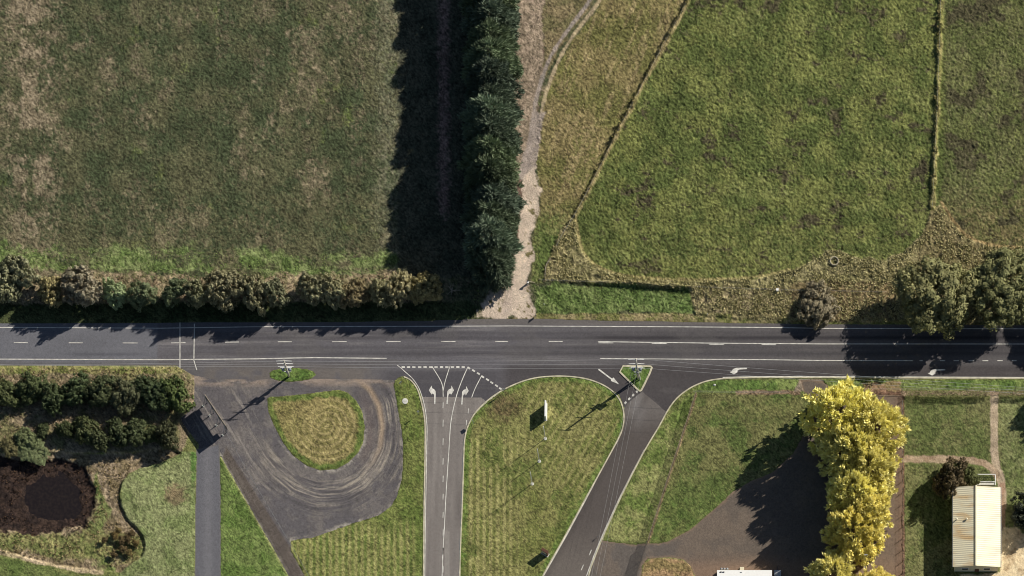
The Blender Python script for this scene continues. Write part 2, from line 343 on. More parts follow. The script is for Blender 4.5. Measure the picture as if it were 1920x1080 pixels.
rr = np.hypot(PX - 1095, PY - 265); kk = k * sstep(.5, .6, np.sin(rr * .55) * .25 + .42 + .25 * n_edge) * np.exp(-(rr / 60) ** 2) * .55; colr = paint(colr, kk, (164, 146, 106), (138, 122, 84), PX, PY, 7, 47)
k = k * sstep(330, 470, PY) * .85; colr = paint(colr, k, (82, 98, 46), (104, 110, 62), PX, PY, 20, 48)
# right paddocks
rp = [(1370, -140), (2040, -140), (2040, 700), (1300, 600), (1100, 540), (1060, 500), (1065, 430), (1112, 345), (1207, 162), (1294, 0)]
k = mask(rp, 3, 5); rmask = k; colr = paint(colr, k, (84, 95, 46), (112, 117, 60), PX, PY, 30, 51, 6, .17)
kk = k * sstep(.48, .68, fbm(PX, PY, 60, 52, 6, .75)) * .6; colr = paint(colr, kk, (122, 126, 70), (104, 112, 58), PX, PY, 12, 53)
kk = k * sstep(.56, .72, fbm(PX, PY * 1.4, 40, 54, 6, .75)) * .75; colr = paint(colr, kk, (68, 62, 46), (84, 78, 56), PX, PY, 10, 55)
kk = k * sstep(1760, 1775, PX) * sstep(480, 430, PY); colr = paint(colr, kk * .6, (88, 94, 52), (104, 104, 66), PX, PY, 36, 56)
kk = k * sstep(1755, 1775, PX) * sstep(280, 450, PY) * .6; colr = paint(colr, kk, (104, 98, 60), (120, 108, 72), PX, PY, 26, 57)
kk = k * sstep(.56, .66, fbm(PX, PY, 40, 58, 4)) * sstep(1765, 1780, PX) * .8; colr = paint(colr, kk, (84, 80, 56), (76, 72, 50), PX, PY, 12, 59)
kk = k * sstep(.3, .9, np.sin(PX * .42 + .8 * n_edge2)) * sstep(1480, 1640, PX) * sstep(1750, 1735, PX) * .28; colr = paint(colr, kk, (122, 122, 68), (104, 108, 58), PX, PY, 12, 72)
kk = k * sstep(300, 470, PY) * sstep(1100, 1250, PX) * sstep(1760, 1560, PX) * .30; colr = paint(colr, kk, (122, 120, 70), (110, 110, 60), PX, PY, 26, 60)
# rough uncut grass
tall1 = [(1040, 460), (1058, 420), (1078, 405), (1084, 440), (1090, 470), (1110, 495), (1150, 513), (1200, 522), (1290, 527), (1420, 522), (1480, 508), (1530, 488), (1552, 470), (1575, 470), (1600, 482), (1660, 486), (1700, 470), (1730, 440), (1748, 390), (1762, 385), (1780, 410), (1810, 445), (1860, 462), (2040, 466), (2040, 604), (1480, 604), (1300, 590), (1302, 548), (1200, 536), (1020, 528), (1023, 500)]
k = mask(tall1, 3, 10); tallm = k; colr = paint(colr, k, (118, 113, 72), (152, 143, 100), PX, PY, 13, 61, 4, .13)
kk = k * sstep(1690, 1740, PX) * .8; colr = paint(colr, kk, (114, 104, 68), (138, 126, 88), PX, PY, 14, 62)
kk = mask([(1296, 538), (1480, 545), (1480, 590), (1430, 590), (1300, 582)], 6, 16, 20); tallm = np.maximum(tallm, kk); colr = paint(colr, kk, (128, 118, 82), (158, 144, 108), PX, PY, 12, 63)
kk = mask([(1480, 530), (1680, 530), (1680, 600), (1480, 602)], 8, 14); colr = paint(colr, kk, (110, 98, 66), (136, 118, 84), PX, PY, 12, 64)
fl1 = smooth_line([(1300, -30), (1290, 5), (1245, 85), (1200, 170), (1150, 265), (1110, 345), (1078, 405)]); k = sstep(7, 2.5, line_d(fl1, PX, PY) + n_edge * 6); tallm = np.maximum(tallm, k); colr = paint(colr, k, (124, 116, 72), (146, 132, 92), PX, PY, 12, 65)
fl2 = smooth_line([(1765, -60), (1762, 60), (1757, 200), (1751, 330), (1748, 390)]); k = sstep(9, 3, line_d(fl2, PX, PY) + n_edge * 8); tallm = np.maximum(tallm, k); colr = paint(colr, k, (112, 112, 58), (138, 130, 80), PX, PY, 12, 66)
k = sstep(5, 1, np.abs(line_d(smooth_line([(1080, 412), (1085, 445), (1092, 472), (1112, 496), (1150, 513), (1200, 521), (1300, 526), (1420, 521), (1480, 506)]), PX, PY))); colr = paint(colr, k * .7, (160, 148, 96), (146, 134, 88), PX, PY, 12, 67)
k = sstep(5, 1, line_d(smooth_line([(1765, 380), (1785, 412), (1812, 445), (1860, 462), (1930, 466), (2040, 466)]), PX, PY)); colr = paint(colr, k * .8, (158, 136, 92), (140, 118, 78), PX, PY, 12, 68)
k = mask([(998, 533), (1200, 538), (1290, 546), (1300, 588), (1230, 590), (1100, 590), (1004, 592)], 6, 16, 26); colr = paint(colr, k, (84, 104, 50), (110, 126, 70), PX, PY, 16, 69)
k = mask([(880, 600), (1480, 600), (1480, 608), (1100, 596), (1010, 592)], 2, 5); colr = paint(colr, k, (124, 116, 76), (140, 128, 92), PX, PY, 12, 70)
k = mask([(1005, 588), (1480, 588), (1480, 609), (1210, 604), (1005, 598)], 3, 7); colr = paint(colr, k, (112, 114, 62), (146, 134, 94), PX, PY, 14, 71)
# everything south of the road: default lawn
south = [(-120, 640), (2040, 640), (2040, 1180), (-120, 1180)]
k = mask(south, 2, 0); colr = paint(colr, k, (98, 110, 56), (116, 122, 68), PX, PY, 34, 81, 5)
k = mask([(-120, 684), (345, 684), (372, 704), (368, 790), (340, 845), (240, 850), (-120, 852)], 4, 10); colr = paint(colr, k, (112, 110, 72), (140, 126, 100), PX, PY, 24, 82)
k = mask([(-120, 684), (340, 684), (342, 700), (-120, 702)], 3, 8); colr = paint(colr, k, (120, 126, 66), (146, 140, 90), PX, PY, 18, 83)
k = mask([(372, 704), (340, 690), (345, 684), (380, 704)], 3, 4); colr = paint(colr, k, (126, 112, 98), (140, 126, 108), PX, PY, 10, 84)
# west lawn round the pond
k = mask([(228, 905), (250, 885), (330, 850), (372, 846), (366, 930), (364, 1180), (150, 1180), (225, 1075), (270, 1030), (262, 995), (238, 975), (225, 945)], 3, 6); colr = paint(colr, k, (112, 126, 74), (132, 140, 92), PX, PY, 26, 85)
kk = k * np.exp(-(((PX - 330) / 24) ** 2 + ((PY - 928) / 22) ** 2)); colr = paint(colr, kk, (126, 112, 82), (118, 108, 78), PX, PY, 8, 86)
kk = k * sstep(352, 362, PX) * sstep(1000, 840, PY); colr = paint(colr, kk * .8, (76, 116, 46), (92, 124, 58), PX, PY, 8, 87)
k = mask(basin, 4, 8); bmask = k; colr = paint(colr, k, (118, 106, 78), (150, 134, 108), PX, PY, 18, 88)
kk = bmask * sstep(6, 26, np.abs(PX - 180 + n_edge2 * 40)) ; kk = bmask * np.exp(-((PX - 178 + n_edge2 * 60 - (PY - 930) * .1) / 12) ** 2) * sstep(870, 900, PY); colr = paint(colr, kk, (106, 122, 62), (122, 130, 76), PX, PY, 12, 89)
kk = bmask * sstep(985, 1010, PY + n_edge2 * 30) * sstep(1045, 1015, PY + n_edge2 * 30 - PX * .1) * .9; colr = paint(colr, kk, (104, 112, 60), (138, 136, 84), PX, PY, 12, 90)
k = sstep(7, 2, line_d(smooth_line([(-120, 1022), (0, 1034), (50, 1048), (100, 1060), (150, 1068), (190, 1074)]), PX, PY) + n_edge * 5); colr = paint(colr, k, (190, 172, 140), (160, 146, 112), PX, PY, 14, 91)
k = mask([(-120, 1040), (0, 1042), (60, 1060), (130, 1078), (170, 1180), (-120, 1180)], 4, 5); colr = paint(colr, k, (88, 106, 50), (104, 116, 62), PX, PY, 22, 92)
k = sstep(6, 2, line_d(smooth_line([(-120, 851), (0, 853), (40, 860), (90, 862), (130, 858)]), PX, PY) + n_edge * 4); colr = paint(colr, k, (158, 142, 112), (132, 116, 90), PX, PY, 12, 93)
k = mask(pond_in, 4, 8); k = sstep(-10, 14, poly_sd(pond_in, PX, PY) + n_edge * 20 + n_edge2 * 30); pondm = k; colr = paint(colr, sstep(.1, .6, k), (44, 35, 32), (66, 52, 44), PX, PY, 10, 94)
# verge strip, grass triangle, strips by the exit road
k = mask([(412, 850), (545, 1080), (560, 1180), (412, 1180)], 2, 2); colr = paint(colr, k, (88, 112, 48), (104, 122, 62), PX, PY, 22, 101)
kk = sstep(3.4, 1.0, np.abs(line_d([(414, 857), (541, 1082), (572, 1140)], PX, PY))); colr = paint(colr, kk * .8, (136, 140, 88), (124, 132, 76), PX, PY, 8, 102)
strp = [(739, 722), (757, 706), (785, 732), (797, 790), (796, 900), (794, 1180), (545, 1180), (545, 1016), (640, 990), (735, 950), (756, 890), (756, 830)]
k = mask(strp, 2, 2); stripe = .5 + .5 * np.sin(PX * .52 + 1.2 * n_edge2)
colr = paint(colr, k, (92, 110, 46), (108, 118, 58), PX, PY, 26, 103)
kk = k * stripe * sstep(960, 1000, PY + n_edge2 * 40 - (PX - 640) * .05) * sstep(790, 765, PX) * .95; colr = stripe_on(colr, kk, (152, 148, 90), .75)
kk = k * stripe * sstep(1000, 880, PY) * .35; colr = stripe_on(colr, kk, (122, 126, 66), .9)
# central lawn
k = sstep(-2, 2, poly_sd(KL, PX, PY)); cl = k
colr = paint(colr, k, (104, 111, 54), (124, 124, 70), PX, PY, 34, 111, 5)
kk = k * sstep(-.3, .4, np.sin(PX * .50 + 1.0 * n_edge2)) * sstep(1010, 930, PX + n_edge2 * 60) * sstep(790, 840, PY) * .95; colr = stripe_on(colr, kk, (150, 146, 90), .78)
kk = k * sstep(-.2, .8, np.sin((PX * .86 + PY * .5) * .48 + 2 * n_edge2)) * sstep(1000, 1060, PX + n_edge2 * 50 - (PY - 900) * .4) * .85; colr = stripe_on(colr, kk, (148, 144, 88), .72)
kk = k * sstep(18, 5, poly_sd(KL, PX, PY) + n_edge * 8) * .7; colr = paint(colr, kk, (86, 112, 44), (104, 124, 56), PX, PY, 14, 114)
kk = k * np.exp(-(((PX - 945) / 40) ** 2 + ((PY - 765) / 34) ** 2)) * .9; colr = paint(colr, np.clip(kk, 0, 1), (92, 88, 54), (112, 100, 66), PX, PY, 7, 115)
kk = k * sstep(.5, .64, fbm(PX, PY, 44, 116, 4)) * .6; colr = paint(colr, kk, (86, 100, 44), (98, 108, 52), PX, PY, 12, 117)
# teardrop and pole islands, triangle
sdt = poly_sd(tear, PX, PY, 160.); k = sstep(-1.5, 1.5, sdt); tcol_r = np.hypot((PX - 612) * 1.0, (PY - 800) * 1.05)
colr = paint(colr, k, (124, 118, 68), (140, 130, 80), PX, PY, 26, 121)
kk = k * sstep(-.1, .8, np.sin(tcol_r * .50 + 3 * n_edge2 + 1.0 * np.sin(np.arctan2(PY - 800, PX - 612) * 2))) * sstep(8, 20, sdt) * sstep(-110, 10, (PX - 612) + (PY - 800)); colr = stripe_on(colr, kk, (164, 152, 100), .8)
kk = k * sstep(15, 5, sdt + n_edge * 8); colr = paint(colr, kk * .9, (88, 108, 46), (104, 118, 54), PX, PY, 12, 123)
for pl in (pole_isl, TRI):
    k = sstep(-1.5, 1.5, poly_sd(pl, PX, PY)); colr = paint(colr, k, (80, 108, 44), (98, 120, 56), PX, PY, 12, 124)
# east of the entry road
est = KR[1:] + [(2040, 1140), (1200, 1140), (1150, 1018)]
k = mask([(1300, 738), (1525, 738), (1525, 900), (1400, 905), (1290, 995), (1216, 1018), (1240, 930)], 2, 2); colr = paint(colr, k, (84, 100, 48), (108, 110, 64), PX, PY, 40, 131)
kk = k * sstep(820, 960, PY) * .5; colr = paint(colr, kk, (82, 106, 44), (106, 118, 60), PX, PY, 12, 132)
k = mask([(1232, 808), (1300, 730), (1305, 742), (1216, 1018), (1134, 1012)], 2, 2); colr = paint(colr, k, (98, 116, 52), (132, 136, 80), PX, PY, 26, 133)
k = sstep(3.6, 1.2, line_d([(1305, 740), (1293, 778), (1279, 820), (1263, 868), (1246, 920), (1230, 970), (1215, 1018)], PX, PY) + n_edge * 2.5); colr = paint(colr, k, (142, 124, 92), (118, 104, 76), PX, PY, 8, 130)
k = mask(dry_isl, 3, 6); colr = paint(colr, k, (136, 120, 76), (156, 128, 92), PX, PY, 16, 134)
k = mask([(1380, 728), (1500, 728), (1500, 740), (1380, 740)], 2, 3); colr = paint(colr, k, (118, 100, 78), (136, 116, 92), PX, PY, 10, 135)
k = mask([(1330, 713), (2040, 713), (2040, 732), (1300, 732)], 2, 3); colr = paint(colr, k, (86, 112, 48), (112, 128, 66), PX, PY, 30, 136)
k = mask([(1498, 711), (1540, 711), (1555, 733), (1490, 733)], 3, 5); colr = paint(colr, k, (116, 106, 92), (132, 118, 100), PX, PY, 10, 137)
k = mask([(1620, 719), (1690, 713), (1690, 740), (1620, 740)], 5, 12); colr = paint(colr, k, (146, 116, 94), (134, 120, 80), PX, PY, 12, 138)
k = mask([(1640, 735), (1696, 735), (1700, 1180), (1640, 1180)], 4, 6); colr = paint(colr, k, (104, 80, 66), (124, 96, 78), PX, PY, 12, 139)
gd = [(1696, 750), (1858, 748), (1858, 865), (1800, 856), (1700, 853)]
k = mask([(1696, 745), (2040, 745), (2040, 1180), (1696, 1180)], 3, 5); colr = paint(colr, k, (88, 100, 52), (112, 114, 70), PX, PY, 44, 141, 5)
kk = k * sstep(.2, .9, np.sin(PY * .55 + 1.5 * n_edge2)) * sstep(870, 860, PY) * .30; colr = paint(colr, kk, (122, 118, 78), (106, 106, 66), PX, PY, 14, 142)
kk = k * sstep(1870, 1880, PX) * .6; colr = paint(colr, kk, (104, 116, 64), (124, 130, 82), PX, PY, 18, 143)
k = sstep(9, 5.0, line_d(path_a, PX, PY) + n_edge * 4); colr = paint(colr, k, (164, 148, 122), (182, 164, 138), PX, PY, 10, 144)
k = sstep(9, 4.0, line_d(path_b, PX, PY) + n_edge * 6); colr = paint(colr, k, (152, 130, 106), (172, 152, 126), PX, PY, 10, 145)
k = mask([(1874, 905), (1884, 905), (1884, 990), (1874, 1000)], 2, 3); colr = paint(colr, k, (168, 136, 112), (150, 128, 104), PX, PY, 10, 146)
k = mask(sand, 3, 8); colr = paint(colr, k, (212, 192, 152), (226, 208, 168), PX, PY, 14, 147)
kk = k * sstep(.55, .68, fbm(PX, PY, 16, 148, 4)) * .5; colr = paint(colr, kk, (160, 136, 100), (176, 152, 116), PX, PY, 6, 149)
k = mask([(1690, 733), (2040, 733), (2040, 742), (1690, 742)], 2, 4); colr = paint(colr, k, (140, 122, 100), (156, 136, 112), PX, PY, 8, 150)
# stony patches on the track verge
k = sstep(.8, .2, sstep(0, 7, line_d(t_left, PX, PY) + n_edge * 3)) * .9; colr = paint(colr, k, (140, 132, 124), (160, 148, 138), PX, PY, 9, 151)
k = sstep(.8, .2, sstep(0, 6.5, line_d(t_right, PX, PY) + n_edge * 4)) * .9; colr = paint(colr, k, (178, 162, 126), (160, 146, 118), PX, PY, 9, 152)
k = mask([(968, 336), (1004, 210), (1022, 210), (1004, 320), (990, 345)], 4, 6) * .8; colr = paint(colr, k, (146, 136, 128), (162, 150, 140), PX, PY, 10, 153)
k = mask(gdrive, 6, 20, 14); gdm = k; colr = paint(colr, k, (190, 174, 156), (204, 188, 168), PX, PY, 16, 154)
kk = k * sstep(.64, .70, fbm(PX, PY, 9, 155, 3)) * sstep(6, 16, np.abs(PX - 955 + (PY - 560) * .15)) * .8; colr = paint(colr, kk, (104, 98, 60), (120, 112, 74), PX, PY, 6, 156)
kk = k * np.exp(-((PX - 952 + (PY - 560) * .2) / 13) ** 2) * sstep(490, 530, PY) * .5; colr = paint(colr, kk, (160, 148, 138), (176, 160, 148), PX, PY, 10, 157)

# general speckle of leaf, stalk and soil, plus tiny shadows painted as dark specks, at the size of a footprint
sp = np.random.default_rng(3).random(PX.shape); sp2 = vnoise(PX, PY, 4.0, 77)
lum = (colr * [.3, .6, .1]).sum(-1, keepdims=True); colr = (colr * .90 + lum * .10) * [1.03, .985, .95]; colr *= 1 - rmask[..., None] * [.06, .03, .04]
spk_ = .30 + 1.02 * sp ** 1.25 + .70 * (sp2 - .2); calm = np.clip(gdm + mask(sand, 3, 4) + sstep(10, 4, np.minimum(np.minimum(line_d(path_a, PX, PY), line_d(path_b, PX, PY)), np.minimum(line_d(t_left, PX, PY), line_d(t_right, PX, PY)))), 0, 1) * .72
colr *= (spk_ * (1 - calm) + calm)[..., None]
colr *= (1 + .22 * (fbm(PX, PY, 22, 78, 4) - .5) * 2)[..., None]

# relief (metres)
amp = np.full(PX.shape, .21)
amp = np.where(PY > 690, .09, amp)
amp = np.maximum(amp, rmask * .29)
amp = np.maximum(amp, mask(mid, 3, 3) * .22)
amp = np.maximum(amp, tallm * .52)
amp = np.maximum(amp, mask([(-120, 470), (760, 480), (760, 565), (-120, 565)], 10, 20) * .38)
amp = np.maximum(amp, mask([(998, 533), (1300, 546), (1300, 588), (1004, 592)], 3, 6) * .3)
amp = np.maximum(amp, bmask * .34); amp = np.where(pondm > .4, .05, amp)
amp = np.maximum(amp, mask([(-120, 690), (345, 690), (360, 790), (-120, 850)], 4, 4) * .28)
amp = amp * (1 - gdm * .95) * (1 - .75 * mask([(945, -140), (1062, -140), (1040, 0), (1024, 100), (1012, 200), (1000, 330), (975, 420), (950, 420)], 4, 4))
rel = .50 * vnoise(PX, PY, 3.3, 301) + .22 * vnoise(PX, PY, 6.5, 302) + .2 * vnoise(PX, PY, 13, 303)
bill = 1 - np.abs(2 * vnoise(PX, PY, 11, 304) - 1); bill2 = 1 - np.abs(2 * vnoise(PX, PY, 6, 305) - 1)
puff = .6 * bill ** 1.3 + .4 * bill2
wn = np.random.default_rng(12).random(PX.shape); rel = rel + 1.0 * (wn - .5)
z = .05 + amp * np.where(amp > .3, .45 * rel + .75 * puff, rel)
z += -.75 * sstep(-2.5, 2.5, poly_sd(basin, PX, PY) + n_edge * 3) * sstep(-120, -118, PX)
z += -.50 * pondm
z += -.34 * sstep(-10, 10, poly_sd([(100 + 54 * math.cos(a) * (1 + .10 * math.sin(3 * a)), 932 + 47 * math.sin(a) * (1 + .08 * math.cos(2 * a))) for a in [i * math.pi / 12 for i in range(24)]], PX, PY, 80.) + n_edge * 16 + n_edge2 * 30)
paved = [main_poly, exit_poly, entry_poly, apron_poly, yard_poly, drive_poly]
isl = [tear, pole_isl, TRI]
pv = np.full(PX.shape, -40.0)
for p in paved: pv = np.maximum(pv, poly_sd(p, PX, PY))
for p in isl: pv = np.minimum(pv, -poly_sd(p, PX, PY))
pv = np.minimum(pv, -poly_sd(dry_isl, PX, PY))
flat = sstep(-6, 0, pv)                     # verge settles down to the pavement
z = z * (1 - flat) + .055 * flat
z -= sstep(1.0, 3.5, pv) * .30
z += .55 * sstep(5.5, 1.5, line_d(fl1, PX, PY) + n_edge * 5) * (.3 + 1.2 * vnoise(PX, PY, 14, 311)) + .5 * sstep(6.5, 1.5, line_d(fl2, PX, PY) + n_edge * 6) * (.1 + 1.5 * vnoise(PX, PY, 16, 312))
z += .85 * sstep(5, 1.5, line_d([(1040, 529), (1120, 531), (1200, 534), (1300, 541)], PX, PY) + n_edge * 4) * sstep(1030, 1200, PX)
outer = (PX < -121) | (PX > 2041) | (PY < -141) | (PY > 1181); z = np.where(outer, .05, z)
nx_, ny_ = len(xs), len(ys)
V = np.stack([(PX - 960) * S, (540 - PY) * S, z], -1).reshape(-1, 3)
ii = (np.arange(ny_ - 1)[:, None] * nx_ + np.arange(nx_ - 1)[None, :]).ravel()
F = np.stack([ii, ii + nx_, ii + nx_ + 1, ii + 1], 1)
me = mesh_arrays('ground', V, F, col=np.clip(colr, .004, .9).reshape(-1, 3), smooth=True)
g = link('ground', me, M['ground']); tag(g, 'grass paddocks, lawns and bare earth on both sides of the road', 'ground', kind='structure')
def ground_z(px, py):
    i = int(np.clip(np.searchsorted(xs, px), 1, nx_ - 1)); j = int(np.clip(np.searchsorted(ys, py), 1, ny_ - 1)); return float(min(z[j, i], z[j - 1, i - 1]))

# ------------------------------------------------------------------ paved sheets
def sheet(name, poly, zz, colfn, mat, step=1.0, holes=(), edge=1.2, label='', cat='', frame=(-120, 2040, -60, 1140)):
    P = np.asarray(poly); x0, x1 = max(P[:, 0].min() - 3, frame[0]), min(P[:, 0].max() + 3, frame[1]); y0, y1 = max(P[:, 1].min() - 3, frame[2]), min(P[:, 1].max() + 3, frame[3])
    gx = np.arange(x0, x1 + step, step); gy = np.arange(y0, y1 + step, step); X, Y = np.meshgrid(gx, gy)
    sd = poly_sd(poly, X, Y, 60.) + (fbm(X, Y, 6, 407, 3) - .5) * 2 * edge + (fbm(X, Y, 22, 408, 3) - .5) * max(0, edge - 1) * 5
    for h in holes: sd = np.minimum(sd, -poly_sd(h, X, Y, 60.) - .2 )
    ins = sd > 0; c = ins[:-1, :-1] & ins[1:, :-1] & ins[:-1, 1:] & ins[1:, 1:]
    nxx = len(gx); jj, i2 = np.nonzero(c); base = jj * nxx + i2
    F = np.stack([base, base + nxx, base + nxx + 1, base + 1], 1)
    used = np.unique(F); rm = np.full(X.size, -1); rm[used] = np.arange(len(used)); F = rm[F]
    cc = colfn(X, Y, sd).reshape(-1, 3)[used]
    Vv = np.stack([(X.ravel()[used] - 960) * S, (540 - Y.ravel()[used]) * S, np.full(len(used), zz)], 1)
    me = mesh_arrays(name, Vv, F, col=np.clip(cc, .004, .95)); o = link(name, me, mat); tag(o, label, cat, kind='structure'); return o

def grainy(c, X, Y, a=.12, seed=500):
    sp = np.random.default_rng(seed).random(X.shape); return c * (1 - a + 2 * a * sp * .7 + .6 * a * vnoise(X, Y, 3, seed + 1))[..., None]
def mixc(c, m, rgb): return c * (1 - m[..., None]) + lin(rgb) * m[..., None]

def c_main(X, Y, sd):
    c = np.zeros(X.shape + (3,)) + lin((97, 94, 97))
    st0 = fbm(X, Y, 8, 519, 3); c = mixc(c, sstep(.5, .7, .5 * fbm(X * .04, Y, 4, 517, 3, .8) + .5 * fbm(X * .08, Y, 9, 518, 3)) * .8, (116, 112, 112))
    c = mixc(c, sstep(900, 1300, X) * .8, (87, 83, 82))
    c = mixc(c, sstep(299, 293, X + 2 * st0) * .85, (106, 106, 111))
    st = fbm(X * .06, Y * 1.0, 5, 511, 3)
    for yy, w, s_ in ((625, 4, .5), (634, 4.5, .65), (652, 4.5, .5), (663, 5, .65)):
        c = mixc(c, np.exp(-((Y - yy + (st - .5) * 4) / w) ** 2) * s_ * sstep(280, 420, X) * (.55 + .6 * fbm(X * .1, Y, 20, 512, 2)), (60, 57, 60))
    c = mixc(c, np.exp(-((Y - 633) / 3.5) ** 2) * sstep(1080, 1150, X) * .7, (48, 45, 48))
    c = mixc(c, np.exp(-((Y - 664.5) / 3.0) ** 2) * sstep(100, 170, X) * sstep(300, 240, X) * .45, (66, 66, 72))
    c = mixc(c, sstep(611, 607, Y) * sstep(400, 900, X) * .75, (104, 98, 93))
    c = mixc(c, sstep(676, 682, Y) * sstep(760, 700, X) * .4, (88, 84, 82))
    c = mixc(c, sstep(690, 700, Y) * sstep(700, 740, X) * sstep(960, 920, X) * .7, (72, 69, 72))
    c = mixc(c, sstep(680, 690, Y) * sstep(930, 960, X) * .75, (68, 63, 63))
    c = mixc(c, sstep(676, 700, Y) * sstep(740, 660, X) * sstep(300, 420, X) * sstep(.45, .6, fbm(X, Y, 50, 515, 4)) * .6, (108, 100, 92))
    k = sstep(.58, .7, fbm(X * .35, Y, 26, 513, 4)) * .35; c = mixc(c, k, (96, 92, 90))
    return grainy(c * (1 + .25 * (fbm(X * .3, Y, 30, 514, 4) - .5))[..., None], X, Y, .24, 516)
sheet('road', main_poly, .030, c_main, M['asphalt'], 1.0, (pole_isl, TRI), .7, 'dark asphalt main road running the full width with widened junctions', 'road')
def c_exit(X, Y, sd):
    c = np.zeros(X.shape + (3,)) + lin((134, 127, 121)); c = mixc(c, sstep(.45, .62, fbm(X * 2.2, Y * .25, 40, 521, 4)) * .5, (114, 107, 102))
    cx = 853 - (Y - 800) * .03
    for o_ in (-42, -30, -6, 6): c = mixc(c, np.exp(-((X - cx - o_) / 3.5) ** 2) * .35, (110, 104, 100))
    c = mixc(c, np.exp(-((X - 860 + (Y - 960) * .02) / 5) ** 2) * sstep(880, 940, Y) * sstep(1010, 960, Y) * .6, (96, 90, 86))
    c = mixc(c, sstep(994, 996, Y) * sstep(833, 835, X) * sstep(844, 842, X) * .5, (150, 144, 136))
    return grainy(c, X, Y, .2, 523)
sheet('exit_road', exit_poly, .038, c_exit, M['asphalt'], 1.0, (), .4, 'pale grey asphalt exit road with turn arrows leading south', 'road')
def c_entry(X, Y, sd):
    c = np.zeros(X.shape + (3,)) + lin((86, 79, 75)); c = mixc(c, sstep(820, 760, Y) * .7, (112, 106, 102)); c = mixc(c, np.exp(-(((X - 1195) / 12) ** 2 + ((Y - 765) / 30) ** 2)) * .5, (134, 130, 128))
    c = mixc(c, sstep(960, 1080, Y) * .6, (116, 108, 100)); t_ = (X + (Y - 700) * .56 - 1215); c = mixc(c, np.exp(-((t_ + 12) / 9) ** 2) * .35, (70, 64, 62)); c = mixc(c, np.exp(-((t_ - 22) / 7) ** 2) * .35, (72, 66, 63))
    return grainy(c, X, Y, .2, 533)
sheet('entry_road', entry_poly, .038, c_entry, M['asphalt'], 1.0, (), .4, 'narrow grey asphalt entry road slanting south west from the triangle island', 'road')
def c_yard(X, Y, sd):
    c = np.zeros(X.shape + (3,)) + lin((94, 90, 91)); c = mixc(c, sstep(.42, .64, fbm(X, Y, 50, 541, 6, .7)) * .6, (120, 113, 107))
    dt = -poly_sd(tear, X, Y, 200.); wob = (fbm(X, Y, 90, 542, 2) - .5) * 12
    band = sstep(14, 30, dt) * sstep(100, 62, dt + (fbm(X, Y, 40, 543) - .5) * 40) * sstep(-60, 40, (Y - 770) + (X - 640) * .6)
    an = np.arctan2(Y - 800, X - 610); stv = .55 * fbm(dt * 1.0 + wob, an * 5, 5.0, 544, 3, .8) + .45 * fbm(dt + wob * .4, an * 9, 2.6, 549, 2)
    c = mixc(c, band * sstep(.46, .70, stv) * (.35 + .55 * sstep(.4, .6, fbm(X, Y, 30, 550, 4))), (156, 146, 132)); c = mixc(c, band * sstep(.52, .34, stv) * .65, (78, 74, 74))
    c = mixc(c, np.exp(-((dt - 34 + wob * .3) / 5) ** 2) * sstep(600, 690, X) * sstep(900, 800, Y) * .65, (176, 152, 124))
    c = mixc(c, np.exp(-((dt - 12) / 12) ** 2) * sstep(660, 690, X) * .4, (104, 90, 84))
    u = X * .5 + Y * .86; v_ = X * .86 - Y * .5
    c = mixc(c, sstep(.58, .72, fbm(u * .08, v_, 5, 545, 3)) * sstep(520, 440, X) * sstep(-40, 40, Y - 720) * .5, (150, 142, 132))
    c = mixc(c, sstep(730, 714, Y) * sstep(.4, .6, fbm(X * .3, Y, 12, 546, 3)) * .8, (150, 134, 120))
    c = mixc(c, sstep(9, 2, sd) * sstep(690, 740, Y + X * 0) * sstep(.45, .6, fbm(X, Y, 9, 547, 3)) * sstep(860, 980, Y + X * .2) * .7, (168, 160, 146))
    c = mixc(c, sstep(0, 5, poly_sd(strip_poly, X, Y)) * .75, (92, 82, 73))
    c = mixc(c, np.exp(-((Y - 900) / 130) ** 2) * sstep(700, 750, X) * .35, (74, 70, 72))
    return grainy(c, X, Y, .46, 548)
sheet('gravel_yard', yard_poly, .020, c_yard, M['gravel'], 1.0, (tear, pole_isl), 2.0, 'dark gravel turning yard with curved wheel tracks round the teardrop island', 'yard')
def c_drive(X, Y, sd):
    c = np.zeros(X.shape + (3,)) + lin((100, 99, 103)); c = mixc(c, np.exp(-((X - 390) / 9) ** 2) * .4, (124, 122, 124)); c = mixc(c, sstep(4, 0, sd) * .5, (120, 112, 98)); return grainy(c, X, Y, .28, 551)
sheet('driveway', drive_poly, .046, c_drive, M['asphalt'], 1.0, (), .7, 'straight grey asphalt driveway south of the billboard', 'driveway')
def c_apron(X, Y, sd):
    c = np.zeros(X.shape + (3,)) + lin((102, 92, 83)); c = mixc(c, sstep(1330, 1200, X) * .9, (100, 93, 87)); c = mixc(c, sstep(.45, .6, fbm(X, Y, 40, 561, 5)) * .4, (122, 107, 93))
    c = mixc(c, sstep(1030, 1075, Y) * sstep(1260, 1300, X) * .6, (146, 118, 96)); c = mixc(c, sstep(7, 0, sd) * .6, (138, 116, 94)); c = mixc(c, sstep(1600, 1660, X) * .6, (120, 102, 88)); c = mixc(c, sstep(1670, 1690, X) * .7, (118, 96, 80))
    return grainy(c, X, Y, .32, 562)
sheet('car_park', apron_poly, .024, c_apron, M['gravel'], 1.0, (dry_isl,), 2.4, 'brown gravel car park spreading under the golden trees', 'car park')

